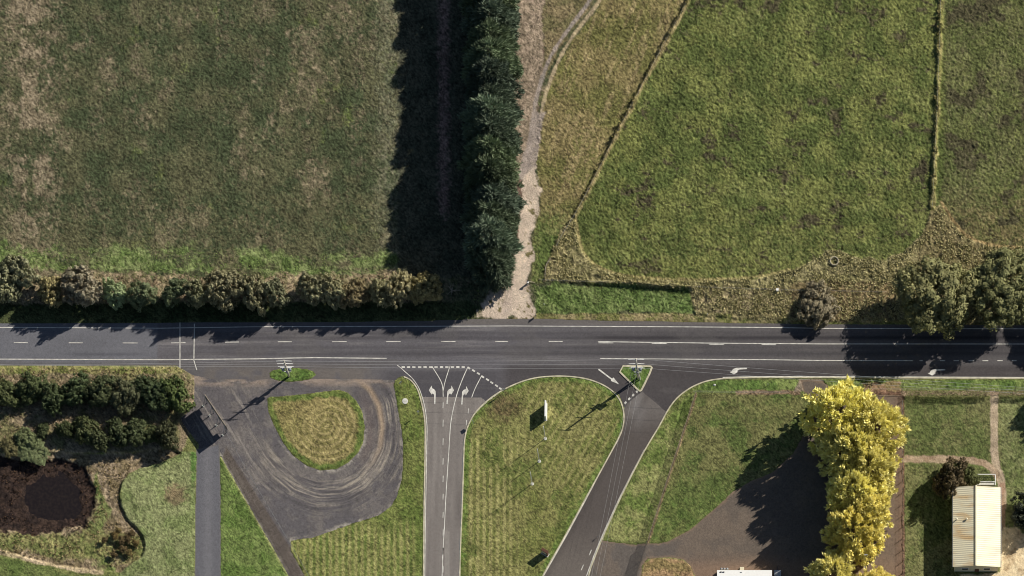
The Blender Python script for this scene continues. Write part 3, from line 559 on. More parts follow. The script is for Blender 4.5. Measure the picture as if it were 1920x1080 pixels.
# pond water
mw, tw, bw = new_mat('pond_water'); bw.inputs['Base Color'].default_value = (*L3((36, 29, 27)), 1); bw.inputs['Roughness'].default_value = .12; bw.inputs['Specular IOR Level'].default_value = .35
nw = N(tw, 'ShaderNodeTexNoise'); nw.inputs['Scale'].default_value = 1.6; nw.inputs['Detail'].default_value = 5; tcw = N(tw, 'ShaderNodeTexCoord'); tw.links.new(tcw.outputs['Object'], nw.inputs['Vector'])
crw = N(tw, 'ShaderNodeValToRGB'); crw.color_ramp.elements[0].color = (*L3((33, 28, 28)), 1); crw.color_ramp.elements[1].color = (*L3((45, 38, 35)), 1); crw.color_ramp.elements[0].position = .4; crw.color_ramp.elements[1].position = .7
tw.links.new(nw.outputs[0], crw.inputs[0]); tw.links.new(crw.outputs[0], bw.inputs['Base Color'])
bpw = N(tw, 'ShaderNodeBump'); bpw.inputs['Strength'].default_value = .08; tw.links.new(nw.outputs[0], bpw.inputs['Height']); tw.links.new(bpw.outputs[0], bw.inputs['Normal'])
pw = smooth_closed([(24, 895), (50, 872), (95, 866), (140, 864), (170, 876), (174, 905), (170, 940), (164, 968), (146, 990), (112, 998), (70, 994), (36, 980), (24, 950), (20, 920)], 2)
mb = MB(); mb.prism([W(*p) for p in pw], -1.9, -1.33); o = mb.build('pond', mw); tag(o, 'dark brown pond ringed by reeds in the dry grass hollow', 'pond', kind='structure')

# ------------------------------------------------------------------ road markings (parts of the road) and kerbs
def ribbon(pts, w, zz):
    mbv = []; mbf = []; P = [Vector(W(*p)) for p in pts]; n = len(P)
    for i, p in enumerate(P):
        t = (P[min(i + 1, n - 1)] - P[max(i - 1, 0)]).normalized(); q = Vector((-t.y, t.x)) * w / 2
        mbv += [(p.x + q.x, p.y + q.y, zz), (p.x - q.x, p.y - q.y, zz)]
    for i in range(n - 1): mbf.append((2 * i, 2 * i + 1, 2 * i + 3, 2 * i + 2))
    return mbv, mbf
road = bpy.data.objects['road']; exitr = bpy.data.objects['exit_road']; entry = bpy.data.objects['entry_road']
ZP = .058
def line(name, segs, w, parent, zz=ZP):
    m = MB()
    for s_ in segs: m.add(*ribbon(s_, w, zz))
    return m.build(name, M['paint'], parent)
def patch(name, polys, parent, zz=ZP):
    m = MB()
    for p in polys: m.prism([W(*q) for q in p], zz - .004, zz)
    return m.build(name, M['paint'], parent)
line('edge_line', [[(-80, 614), (0, 614), (300, 615.5), (480, 612.8), (755, 612), (960, 611.3), (1160, 612.3), (1440, 614), (1540, 615.8), (2030, 617)]], .17, road)
line('edge_line', [[(-80, 673.5), (0, 673.5), (300, 674.6), (480, 673), (540, 671.6), (590, 670.8), (725, 672)]], .2, road)
def cy(x): return np.interp(x, [0, 300, 480, 960, 1060], [642.5, 643.3, 641, 640.3, 640.3])
line('centre_line', [[(a, cy(a)), (b, cy(b))] for a, b in ((-74, -48), (26, 52), (129, 155), (230, 258), (321, 348), (422, 448), (521, 547), (623, 650), (724, 751), (827, 854), (928, 952), (1029, 1055))], .17, road)
line('barrier_line', [[(1121, 640.7), (1327, 643.4), (1440, 644.3), (1540, 645), (2030, 645.2)]] + [[(a, y), (b, y + .2)] for a, b, y in ((1122, 1150, 642.9), (1222, 1250, 644.2), (1330, 1357, 645.6), (1428, 1455, 646.3))], .18, road)
line('lane_line', [[(1125, 672.4), (1440, 674.6), (1540, 676), (1712, 676.4)]] + [[(a, 676.4), (b, 676.4)] for a, b in ((1724, 1730), (1762, 1772), (1788, 1798), (1816, 1826), (1842, 1853), (1870, 1880), (1897, 1906), (1924, 1934), (1950, 1960))], .17, road)
line('edge_line', [[(1355, 707.6), (1400, 706.6), (1440, 706.0), (1700, 706.8), (2030, 708)]], .16, road)
line('cross_line', [[(337.5, 605), (337.5, 690)]], .2, road)
line('cross_line', [[(364.5, 607), (363.6, 676), (369, 694)]], .2, road)
zarr = [(1763, 999), (1763, 1008.5), (1708, 1012), (1688, 1022), (1694, 1030), (1665, 1048.5), (1631, 1030), (1646, 1027), (1657, 1008), (1684, 999)]
p = [(960 + a / 4, 440 + b / 4) for a, b in zarr]; patch('turn_arrow', [p], road); patch('turn_arrow', [[(x + 371.5, y + 2.3) for x, y in p]], road)
patch('straight_arrow', [[(1121.3, 693.6), (1123.3, 691.4), (1147.8, 710.2), (1150.3, 707.8), (1160.8, 720.8), (1145.4, 714.4), (1146.4, 712.2)]], road)
hd = [(756, 688.5), (766, 688.5), (776, 688.5), (787, 688.5), (797, 688.5), (807.5, 688.5), (817.5, 688.5), (828, 688.5), (838, 688.4), (848.5, 688.4), (858.5, 688.4), (868.5, 688.4)]
patch('holding_line', [[(x - 3, y - 1.6), (x + 3, y - 1.6), (x + 3, y + 1.6), (x - 3, y + 1.6)] for x, y in hd] +
      [[(x - 2.5 + .9, y - 1.6 - 1.3), (x + 2.6 + .9, y + 1.7 - 1.3), (x + 2.6 - .9, y + 1.7 + 1.3), (x - 2.5 - .9, y - 1.6 + 1.3)] for x, y in ((879, 690), (888, 695), (897, 700.6), (905, 706.5), (914, 712), (922, 717.5), (931, 723.4), (938.5, 729))], road)
patch('holding_line', [[(x + 1.6 - 1.1, y - 2 - 1.1), (x + 2.8, y - .3), (x - 1.6 + 1.1, y + 2 + 1.1), (x - 2.8, y + .3)] for x, y in ((1194.4, 734.2), (1187.2, 741), (1179.8, 748), (1172.8, 755.3))], road, .066)
ZE = .066
line('edge_line', [smooth_line([(745, 685), (752, 690), (757, 695), (764, 701), (772, 708), (779, 717), (785.5, 727), (791, 742), (796, 760), (799, 778), (800.5, 795), (801, 808), (800, 845), (798.6, 930), (797.2, 1010), (796.5, 1080), (796.5, 1130)])], .17, exitr, ZE)
line('lane_line', [smooth_line([(810, 687), (817.5, 699), (825, 711), (829, 720), (830.6, 730), (831, 744)]), smooth_line([(844, 686), (839, 701), (835, 714), (832.5, 724), (831.4, 733)])], .17, exitr, ZE)
line('lane_line', [smooth_line([(877, 689), (870, 704), (864, 719), (858, 735), (852.5, 755), (849, 771), (845.6, 789), (844, 805), (842.2, 838), (839.6, 875), (836, 930), (833, 995), (831, 1022), (829, 1080), (827, 1130)])], .19, exitr, ZE)
line('lane_line', [smooth_line([(902.5, 706), (895, 720), (889, 732.5), (884.5, 745.5)]), [(879, 766), (877.5, 775.5)], [(875, 788), (874, 797.5)]], .17, exitr, ZE)
line('centre_line', [[(831, a), (830.6, b)] for a, b in ((754, 765), (787, 800), (822, 834), (859, 871), (892, 904), (926, 937), (960, 971), (993, 1005), (1027, 1040), (1062, 1074), (1096, 1108))], .17, exitr, ZE)
line('edge_line', [smooth_line([(939, 734), (926, 743.6), (911, 755), (896, 769), (885, 783), (874.4, 804), (870.4, 822), (868.6, 840), (865.6, 945), (862.6, 1010), (860.6, 1080), (859.6, 1130)])], .19, exitr, ZE)
al = [(752, 700), (752, 572), (744, 552), (722, 545), (715, 562), (672, 495), (716, 424), (723, 465), (752, 479), (773, 508), (777, 560), (770, 700)]
ar = [(935, 700), (947, 560), (950, 510), (975, 480), (1008, 468), (1012, 424), (1050, 495), (1005, 566), (999, 545), (976, 550), (966, 570), (957, 700)]
patch('turn_arrow', [[(720 + a / 8, 670 + b / 8) for a, b in al]], exitr, .070); patch('turn_arrow', [[(720 + a / 8, 670 + b / 8) for a, b in ar]], exitr, .070)
patch('turn_arrow', [[(720 + (a + 221) / 8, 670 + (b + 9) / 8) for a, b in ar]], exitr, .070)
line('edge_line', [[(1158.4, 826), (1128.4, 880), (1101.5, 931), (1061.8, 1005), (1019, 1080), (992, 1130)]], .2, entry, ZE)
line('edge_line', [[(1208.4, 843), (1184.6, 888), (1161.4, 934), (1131.6, 999), (1113.6, 1042), (1099.8, 1080)]], .2, entry, ZE)
line('lane_line', [[(1109, 1031), (1105, 1041)], [(1094, 1059), (1090, 1069)]], .17, entry, ZE)

def kerb(name, pts, w, label, closed=False, h=.15):
    P = [Vector(W(*p)) for p in pts]; n = len(P); mv = []; mf = []
    for i, p in enumerate(P):
        a, b = (P[(i - 1) % n], P[(i + 1) % n]) if closed else (P[max(i - 1, 0)], P[min(i + 1, n - 1)])
        t = (b - a).normalized(); q = Vector((-t.y, t.x)) * w / 2
        mv += [(p.x + q.x, p.y + q.y, -.1), (p.x + q.x * .92, p.y + q.y * .92, h), (p.x - q.x * .92, p.y - q.y * .92, h), (p.x - q.x, p.y - q.y, -.1)]
    for i in range(n if closed else n - 1):
        k = 4 * i; l = 4 * ((i + 1) % n)
        for e in range(3): mf.append((k + e, k + e + 1, l + e + 1, l + e))
    if not closed: mf += [(0, 1, 2, 3), (4 * n - 4, 4 * n - 3, 4 * n - 2, 4 * n - 1)]
    m = MB(); m.add(mv, mf); o = m.build(name, M['kerb']); tag(o, label, 'kerb', kind='structure'); return o
kerb('kerb', smooth_line(KL), .30, 'pale concrete kerb curving round the central lawn')
kerb('kerb', smooth_line(KE[:-3]), .30, 'pale concrete kerb along the west side of the exit road')
kerb('kerb', smooth_line(KR), .30, 'pale concrete kerb east of the entry road and along the verge')
kerb('kerb', TRI, .42, 'pale concrete kerb framing the small triangle island', True)

# ------------------------------------------------------------------ rough grass and reeds (uncountable)
def tufts(name, poly_list, count, hgt, spread, rgb1, rgb2, label, cat, blades=5, seed=1, wmul=.22):
    r = np.random.default_rng(seed); allx = []; ally = []
    for poly in poly_list:
        P = np.asarray(poly, float); A = (P[:, 0].max() - P[:, 0].min()) * (P[:, 1].max() - P[:, 1].min()); n = int(count * A / 1e4)
        x = r.uniform(P[:, 0].min(), P[:, 0].max(), n); y = r.uniform(P[:, 1].min(), P[:, 1].max(), n)
        k = (poly_sd(poly, x, y) > 1) & (fbm(x, y, 24, 600 + seed, 3) > r.uniform(.25, .62, n)); allx.append(x[k]); ally.append(y[k])
    x = np.concatenate(allx); y = np.concatenate(ally); n = len(x)
    ix = np.clip(np.searchsorted(xs, x), 0, nx_ - 1); iy = np.clip(np.searchsorted(ys, y), 0, ny_ - 1); zb = z[iy, ix] - .08
    B = blades; X = np.repeat((x - 960) * S, B); Y = np.repeat((540 - y) * S, B); Z = np.repeat(zb, B); m = n * B
    az = r.uniform(0, 2 * np.pi, m); hh = hgt * r.uniform(.5, 1.2, m); out = spread * r.uniform(.3, 1.1, m); w = hgt * wmul * r.uniform(.6, 1.3, m)
    ca, sa = np.cos(az), np.sin(az)
    v0 = np.stack([X - sa * w, Y + ca * w, Z], 1); v1 = np.stack([X + sa * w, Y - ca * w, Z], 1)
    v2 = np.stack([X + ca * out + sa * w * .5, Y + sa * out - ca * w * .5, Z + hh], 1); v3 = np.stack([X + ca * out - sa * w * .5, Y + sa * out + ca * w * .5, Z + hh], 1)
    V = np.stack([v0, v1, v2, v3], 1).reshape(-1, 3); F = np.arange(4 * m).reshape(-1, 4)
    t = np.repeat(r.random(n), B); t = np.clip(t + r.normal(0, .15, m), 0, 1); c = lin(rgb1) * (1 - t[:, None]) + lin(rgb2) * t[:, None]
    me = mesh_arrays(name, V, F, col=np.repeat(c, 4, 0)); o = link(name, me, M['tuft']); tag(o, label, cat, kind='stuff'); return o
M['tuft'] = surf_mat('grass_blades', .15, 9, .05, 9)
tufts('long_grass', [tall1, [(1296, 538), (1480, 545), (1480, 590), (1430, 590), (1300, 582)]], 950, .42, .42, (130, 124, 80), (188, 178, 132), 'long dry uncut grass along the paddock edges', 'grass', seed=2)
def band(pts, w):
    P = [Vector(p) for p in pts]; a = []; b = []
    for i, p in enumerate(P):
        t = (P[min(i + 1, len(P) - 1)] - P[max(i - 1, 0)]).normalized(); q = Vector((-t.y, t.x)) * w; a.append(tuple(p + q)); b.append(tuple(p - q))
    return a + b[::-1]
tufts('fence_grass', [band(fl1[i:i + 4], 5) for i in range(0, len(fl1) - 3, 3)] + [band(fl2[i:i + 4], 5) for i in range(0, len(fl2) - 3, 3)], 500, .45, .35, (108, 104, 58), (160, 148, 100), 'long grass standing under the paddock wire fences', 'grass', seed=3)
tufts('pasture_tufts', [[(-20, -20), (770, -20), (770, 560), (-20, 560)]], 60, .16, .2, (86, 88, 56), (150, 134, 110), 'scattered coarse tufts over the brownish west paddock', 'grass', 4, seed=5)
tufts('meadow_tufts', [[(1294, -20), (1960, -20), (1960, 470), (1100, 520), (1080, 420)]], 70, .2, .22, (78, 92, 42), (128, 136, 70), 'scattered green tufts over the east paddock', 'grass', 4, seed=6)
tufts('verge_grass', [[(-20, 470), (750, 478), (750, 530), (-20, 520)], [(1000, 535), (1296, 546), (1300, 586), (1006, 590)], [(-20, 686), (335, 688), (340, 700), (-20, 704)], [(878, 604), (900, 570), (925, 520), (905, 520), (868, 604)]], 330, .26, .26, (84, 108, 46), (132, 148, 84), 'lush green verge grass beside the road trees and the farm track', 'grass', seed=7)
tufts('dry_roadside_grass', [[(-20, 514), (420, 520), (760, 512), (835, 560), (-20, 566)], [(-20, 690), (345, 690), (366, 740), (350, 790), (-20, 846)]], 360, .38, .32, (122, 108, 82), (170, 150, 122), 'pale dry grass between the roadside trees', 'grass', seed=8)
tufts('hollow_grass', [[(182, 862), (262, 868), (226, 905), (224, 945), (246, 985), (268, 1010), (262, 1045), (222, 1066), (0, 1036), (0, 1000), (130, 1004), (172, 960)]], 420, .38, .3, (110, 96, 64), (168, 150, 112), 'dry grass tussocks in the hollow round the pond', 'grass', seed=9)
tufts('reeds', [[(-60, 854), (120, 858), (165, 868), (184, 900), (182, 940), (165, 980), (130, 1006), (60, 1006), (-60, 994)]], 240, .42, .2, (58, 42, 35), (112, 88, 66), 'brown reeds standing in the shallow pond', 'reeds', seed=10)
for o in [bpy.data.objects['reeds']]:
    co = np.empty(len(o.data.vertices) * 3, np.float32); o.data.vertices.foreach_get('co', co); co = co.reshape(-1, 3)
    cx, cyy = W(95, 935); q = co.reshape(-1, 4, 3); c_ = q.mean(1); rr_ = np.hypot((c_[:, 0] - cx) / 7.0, (c_[:, 1] - cyy) / 6.4); q[rr_ < 1] += np.array([0, 0, -2.0]); o.data.vertices.foreach_set('co', q.reshape(-1))

# ------------------------------------------------------------------ trees
def quads(C, D, Wd, Ln, Nm=None):
    """leaf sprays: centre base C, direction D (unit), width and length arrays, random roll"""
    n = len(C); rnd = rng.normal(size=(n, 3)) if Nm is None else Nm; U = np.cross(D, rnd); U /= np.linalg.norm(U, axis=1, keepdims=True) + 1e-9
    w = Wd[:, None] * .5; l = Ln[:, None]
    v0 = C - U * w * .5; v1 = C + U * w * .5; v2 = C + D * l * .6 + U * w; v3 = C + D * l; v4 = C + D * l * .6 - U * w
    V = np.stack([v0, v1, v2, v3, v4], 1).reshape(-1, 3); F = np.arange(5 * n).reshape(-1, 5); return V, F
def sphere_dirs(n, zmin=-.35):
    v = rng.normal(size=(n * 3, 3)); v /= np.linalg.norm(v, axis=1, keepdims=True); v = v[v[:, 2] > zmin][:n]; return v
def crown_fan(n_clump, leaves, rx, ry, z0, z1, prof, leaf_w, leaf_l, spread=.9, up=.25, lobes=3, rag=1.0):
    """crown of fans of sprays pointing outward (conifers, cypress). prof(t) = radius share at height share t"""
    t = rng.random(n_clump * 4); keep = rng.random(len(t)) < prof(t) * .9 + .1; t = t[keep][:n_clump]; n = len(t)
    a = rng.uniform(0, 2 * np.pi, n); ph = rng.uniform(0, 6.28, 3)
    lob = 1 + rag * .10 * np.sin(lobes * a + ph[0] + t * 5) + rag * .07 * np.sin(2 * lobes * a + ph[1] - t * 7)
    rad = prof(t) * lob * np.where(rng.random(n) < .72, rng.uniform(1 - .18 * rag, 1 + .03 * rag, n), rng.uniform(.35, .85, n))
    C = np.stack([np.cos(a) * rad * rx, np.sin(a) * rad * ry, z0 + (z1 - z0) * t], 1)
    dp = (prof(np.clip(t + .04, 0, 1)) - prof(np.clip(t - .04, 0, 1))) / .08
    nz = np.clip(-dp * (rx + ry) / 2 / (z1 - z0), -.5, 3); Nn = np.stack([np.cos(a), np.sin(a), nz], 1); Nn /= np.linalg.norm(Nn, axis=1, keepdims=True)
    Nn[:, 2] += up; tone = np.clip(rng.normal(.5, .2, n), 0, 1)
    D = np.repeat(Nn, leaves, 0) + rng.normal(0, spread * .55, (n * leaves, 3)); D /= np.linalg.norm(D, axis=1, keepdims=True)
    Cc = np.repeat(C, leaves, 0) + rng.normal(0, leaf_l * .22, (n * leaves, 3))
    m = n * leaves; V, F = quads(Cc, D, leaf_w * rng.uniform(.6, 1.3, m), leaf_l * rng.uniform(.6, 1.25, m))
    tn = np.clip(np.repeat(tone, leaves) + rng.normal(0, .12, m), 0, 1)
    V[:, 2] = np.maximum(V[:, 2], .05); return V, F, np.repeat(tn, 5)
def crown_puff(n_clump, leaves, rx, ry, z0, z1, cr, leaf_w, leaf_l, lob=.18, zmin=-.45):
    """round broadleaf crown of leaf clumps with gaps"""
    Dv = sphere_dirs(n_clump, zmin); n = len(Dv); ph = rng.uniform(0, 6.28, 4); a = np.arctan2(Dv[:, 1], Dv[:, 0])
    lb = 1 + lob * np.sin(2 * a + ph[0]) * .6 + lob * np.sin(3 * a + ph[1] + 3 * Dv[:, 2]) * .7 + lob * np.sin(5 * a + ph[2]) * .4
    sh = np.where(rng.random(n) < .7, rng.uniform(.78, 1.0, n), rng.uniform(.3, .8, n)) * lb
    zc, hz = (z0 + z1) / 2, (z1 - z0) / 2
    C = np.stack([Dv[:, 0] * rx * sh, Dv[:, 1] * ry * sh, zc + Dv[:, 2] * hz * sh], 1)
    tone = np.clip(rng.normal(.5, .2, n), 0, 1); rc = cr * rng.uniform(.6, 1.25, n)
    L = sphere_dirs(n * leaves, -.5); m = len(L); idx = np.arange(m) % n
    P = C[idx] + L * rc[idx][:, None] * rng.uniform(.55, 1.0, m)[:, None]
    Nm = L + .35 * Dv[idx] + rng.normal(0, .38, (m, 3)); D = np.cross(Nm, rng.normal(size=(m, 3))); D /= np.linalg.norm(D, axis=1, keepdims=True); P = P - D * leaf_l * .5
    V, F = quads(P, D, leaf_w * rng.uniform(.6, 1.3, m), leaf_l * rng.uniform(.6, 1.3, m), Nm)
    tn = np.clip(tone[idx] + rng.normal(0, .13, m), 0, 1); V[:, 2] = np.maximum(V[:, 2], .04); return V, F, np.repeat(tn, 5)
def trunk_mesh(h, r0, limbs, reach, zlo):
    m = MB(); pts = [(0, 0, -.2)]; x = y = 0
    for i in range(1, 6): x += random.uniform(-.06, .06) * h * .1; y += random.uniform(-.06, .06) * h * .1; pts.append((x, y, h * i / 5))
    m.tube(pts, [r0 * 1.25, r0, r0 * .85, r0 * .65, r0 * .42, r0 * .15], 8)
    for k in range(limbs):
        t = random.uniform(zlo, .85); p = Vector(pts[0]).lerp(Vector(pts[-1]), t); a = random.uniform(0, 6.28) ; L = reach * random.uniform(.6, 1) * (1.15 - t * .6)
        q = p + Vector((math.cos(a) * L * .5, math.sin(a) * L * .5, L * .28)); e = p + Vector((math.cos(a) * L, math.sin(a) * L, L * .5)); rr = r0 * (.5 - .25 * t)
        m.tube([p, q, e], [rr, rr * .6, rr * .15], 6)
    me = bpy.data.meshes.new('trunk'); me.from_pydata(m.v, [], m.f); me.update()
    for f in me.polygons: f.use_smooth = True
    return me
PROTO = {}
def proto(kind, i):
    key = (kind, i)
    if key in PROTO: return PROTO[key]
    if kind == 'conifer':
        prof = lambda t: np.clip((1 - t) ** .60 * (1 - .30 * np.exp(-t * 9)), .02, 1)
        V, F, T = crown_fan(620, 24, 6.5, 6.5, 1.2, 16.4, prof, .22, 1.2, .8, .3, 5, 1.15); tr = trunk_mesh(15.8, .42, 10, 3.6, .2); bark, lm = 'bark', 'leaf'
    elif kind == 'gold':
        prof = lambda t: np.clip(np.sqrt(np.clip(1 - ((t - .30) / .72) ** 2, 0, 1)), .03, 1)
        V, F, T = crown_fan(430, 28, 7.0, 7.0, .6, 12.4, prof, .36, 1.1, .95, .5, 3, 1.7); tr = trunk_mesh(11, .4, 8, 3.6, .2); bark, lm = 'bark', 'gold'
    elif kind == 'gum':
        V, F, T = crown_puff(250, 84, 7.0, 7.4, 2.6, 13.6, 1.15, .34, .52, .15); tr = trunk_mesh(11.5, .48, 12, 5.5, .25); bark, lm = 'palebark', 'leaf'
    elif kind == 'bushy':
        V, F, T = crown_puff(210, 44, .94, .94, 0, 1, .14, .06, .09, .2); V = V * 1.0; tr = trunk_mesh(.85, .05, 6, .6, .3); bark, lm = 'palebark', 'leaf'
    elif kind == 'dense':
        V, F, T = crown_puff(230, 40, .94, .94, 0, 1, .155, .06, .095, .24); tr = trunk_mesh(.8, .05, 6, .6, .3); bark, lm = 'bark', 'leaf'
    elif kind == 'sparse':
        V, F, T = crown_puff(60, 34, 1, 1, 0, 1, .2, .04, .12, .25); tr = trunk_mesh(.9, .045, 12, .9, .15); bark, lm = 'palebark', 'leaf'
    me = mesh_arrays('crown', V, F, tone=T); me.materials.append(M[lm]); tr.materials.append(M[bark]); PROTO[key] = (me, tr); return PROTO[key]
def tree(name, kind, i, px, py, zmid, scale, rgb, label, cat, group=None, rz=None, parts=('crown', 'trunk')):
    """px, py = where the crown's centre (at height zmid) is seen"""
    x, y = foot(px, py, zmid); gx, gy = px, py
    cm, tm = proto(kind, i); r = empty(name, (x, y, 0.0), random.uniform(0, 6.28) if rz is None else rz); tag(r, label, cat, group)
    c = link(parts[0], cm, None, r); c.color = (*L3(rgb), 1); t = link(parts[1], tm, None, r)
    c.scale = scale; t.scale = (min(scale[0], scale[1]) if kind in ('bushy', 'dense', 'sparse') else 1, min(scale[0], scale[1]) if kind in ('bushy', 'dense', 'sparse') else 1, scale[2])
    return r

# windbreak of conifers
ords = ['first', 'second', 'third', 'fourth', 'fifth', 'sixth', 'seventh', 'eighth', 'ninth', 'tenth', 'eleventh', 'twelfth', 'thirteenth', 'fourteenth', 'fifteenth', 'sixteenth', 'seventeenth', 'eighteenth', 'nineteenth', 'twentieth']
yb = 512; k = 0
while yb > -190:
    sc = random.uniform(.84, 1.08); sx = random.uniform(.92, 1.02)
    lab = f'dark green conifer, {ords[k]} in the windbreak row counting up from the road'
    if k == 0: lab = 'dark green conifer at the road end of the windbreak row, beside the pale farm track'; sx *= .86; sc *= .9
    x, y = W(924 + random.uniform(-4, 4) + (6 if yb < 0 else 0), yb)
    cm, tm = proto('conifer', k % 4); r = empty('conifer_tree', (x, y, 0), random.uniform(0, 6.28)); tag(r, lab, 'tree', 'conifers in the windbreak row')
    c = link('crown', cm, None, r); cv = random.uniform(.88, 1.14); c.color = (*L3((106 * cv, 119 * cv, 94 * cv * random.uniform(.94, 1.06))), 1); c.scale = (sx, sx, sc); t = link('trunk', tm, None, r); t.scale = (1, 1, sc)
    yb -= random.uniform(33, 40); k += 1

# golden trees
for i, (px, py, s_, hz, lab) in enumerate([
    (1572, 782, .98, 1.2, 'large golden yellow tree nearest the main road, west side of the golden clump'),
    (1636, 806, .94, 1.15, 'golden yellow tree on the east side of the clump, beside the brown fence strip'),
    (1596, 846, .84, 1.25, 'tallest golden yellow tree, just south of the large one nearest the road'),
    (1628, 878, .84, 1.15, 'golden yellow tree on the east of the clump, level with the curved garden path'),
    (1600, 926, .82, 1.2, 'golden yellow tree in the middle of the clump, level with the brownish garden tree'),
    (1622, 962, .76, 1.1, 'golden yellow tree at the east, level with the vents on the cream roof'),
    (1600, 996, .80, 1.15, 'golden yellow tree at the south end of the joined clump, north of the pale pole'),
    (1562, 1082, .72, 1.0, 'smaller golden yellow tree near the white building, west of the pale pole'),
    (1646, 1104, .60, .85, 'smallest golden yellow tree, cut by the picture edge below the pale pole')]):
    gt_ = tree('golden_tree', 'gold', i % 4, px, py, 6.2 * hz, (s_, s_, hz), (random.randint(250, 255), random.randint(239, 246), random.randint(150, 166)), lab, 'tree', 'golden trees in the car park')

# big gum trees
tree('gum_tree', 'gum', 0, 1756, 556, 7.2, (1.14, 1.2, .9), (134, 132, 88), 'large olive gum tree overhanging the road, left of its neighbour', 'tree', 'large gum trees by the road')
tree('gum_tree', 'gum', 1, 1880, 537, 7.0, (1.1, 1.14, .86), (128, 128, 84), 'large olive gum tree at the right edge above the road', 'tree', 'large gum trees by the road')
tree('gum_tree', 'gum', 2, 2030, 548, 6.3, (1.0, 1.0, .78), (128, 128, 84), 'large olive gum tree just beyond the right edge of the picture', 'tree', 'large gum trees by the road')
tree('grey_shrub', 'bushy', 2, 1533, 572, 2.0, (5.4, 4.6, 3.9), (140, 130, 104), 'dull grey brown shrub on the verge left of the gum trees', 'shrub', None, None, ('foliage', 'stem'))

# roadside trees, west
road_trees = [
    (6, 527, 30, 7.0, (128, 126, 90), 'bushy', 'olive grey tree cut by the left edge north of the road'),
    (36, 508, 27, 7.0, (126, 124, 92), 'bushy', 'olive grey tree, second from the left edge north of the road'),
    (98, 545, 22, 6.5, (150, 132, 86), 'bushy', 'small yellowish brown tree just left of the round grey brown one'),
    (150, 537, 33, 7.5, (140, 126, 108), 'bushy', 'wide round grey brown tree in the roadside row'),
    (214, 550, 24, 5.5, (138, 156, 108), 'bushy', 'pale green low tree right of the round grey brown one'),
    (264, 549, 22, 6.0, (84, 96, 62), 'dense', 'dark green tree between the pale green one and the narrow one'),
    (326, 543, 19, 6.0, (80, 94, 62), 'dense', 'narrow dark green tree north of the cross lines'),
    (369, 550, 21, 7.0, (112, 110, 80), 'bushy', 'small leaning olive tree right of the cross lines'),
    (421, 541, 31, 8.0, (116, 108, 78), 'bushy', 'broad olive brown tree near the middle of the roadside row'),
    (474, 546, 25, 7.5, (124, 118, 86), 'bushy', 'olive tree touching the right side of the broad olive brown one'),
    (515, 549, 23, 7.5, (106, 106, 78), 'bushy', 'darker olive tree left of the dry grass gap'),
    (582, 540, 27, 7.0, (130, 126, 92), 'bushy', 'grey olive tree right of the dry grass gap'),
    (622, 545, 25, 7.0, (136, 130, 94), 'bushy', 'light olive tree second right of the dry grass gap'),
    (664, 549, 22, 6.5, (128, 108, 74), 'bushy', 'brownish tree between lighter olive trees'),
    (712, 544, 23, 7.0, (138, 130, 92), 'bushy', 'olive tree left of the pale tan one'),
    (748, 537, 26, 7.5, (160, 146, 106), 'bushy', 'pale tan olive tree, second from the windbreak end of the row'),
    (797, 541, 28, 6.5, (140, 124, 76), 'bushy', 'golden olive tree ending the roadside row beside the windbreak shadow')]
for i, (px, py, r_, hh, c, kd, lab) in enumerate(road_trees):
    hh *= 1.1; c = tuple(min(255, int((v * .55 + .45 * w_) * 1.24)) for v, w_ in zip(c, (112, 113, 92))); tree('roadside_tree', kd, i % 4, px + random.uniform(-3, 3), py + random.uniform(-2, 3), hh * .56, (r_ * S * random.uniform(1.05, 1.45), r_ * S * random.uniform(1.0, 1.3), hh * random.uniform(.85, 1.0)), c, lab, 'tree', 'trees in the roadside row')

# dark shrubs south of the road, west
hedge = [
    (8, 742, 27, 4.0, (86, 92, 62), 'dark green tree cut by the left edge in the hedge south of the road'),
    (58, 728, 27, 5.0, (78, 86, 58), 'dark green tree at the left end of the hedge, close to the road'),
    (98, 748, 28, 5.0, (72, 82, 56), 'dark green tree with paler tips in the hedge, second from its left end'),
    (142, 732, 31, 5.5, (74, 84, 58), 'tall dark green tree in the left half of the hedge'),
    (188, 736, 31, 5.5, (78, 84, 60), 'dark green tree in the middle of the hedge'),
    (236, 742, 33, 5.5, (88, 90, 68), 'greyish green tree right of the hedge middle'),
    (284, 738, 31, 5.5, (66, 76, 52), 'very dark tree second from the right end of the hedge'),
    (328, 742, 31, 5.0, (84, 96, 58), 'bright tipped green tree at the right end of the hedge by the gravel yard')]
for i, (px, py, r_, hh, c, lab) in enumerate(hedge):
    c = (int(c[0] * 1.12), int(c[1] * 1.12), int(c[2] * 1.06)); tree('hedge_tree', 'dense', i % 4, px, py - 3, hh * .56, (r_ * S * random.uniform(1.0, 1.25), r_ * S * random.uniform(.85, 1.0), hh * random.uniform(.8, 1.0)), c, lab, 'tree', 'dark trees of the hedge south of the road')
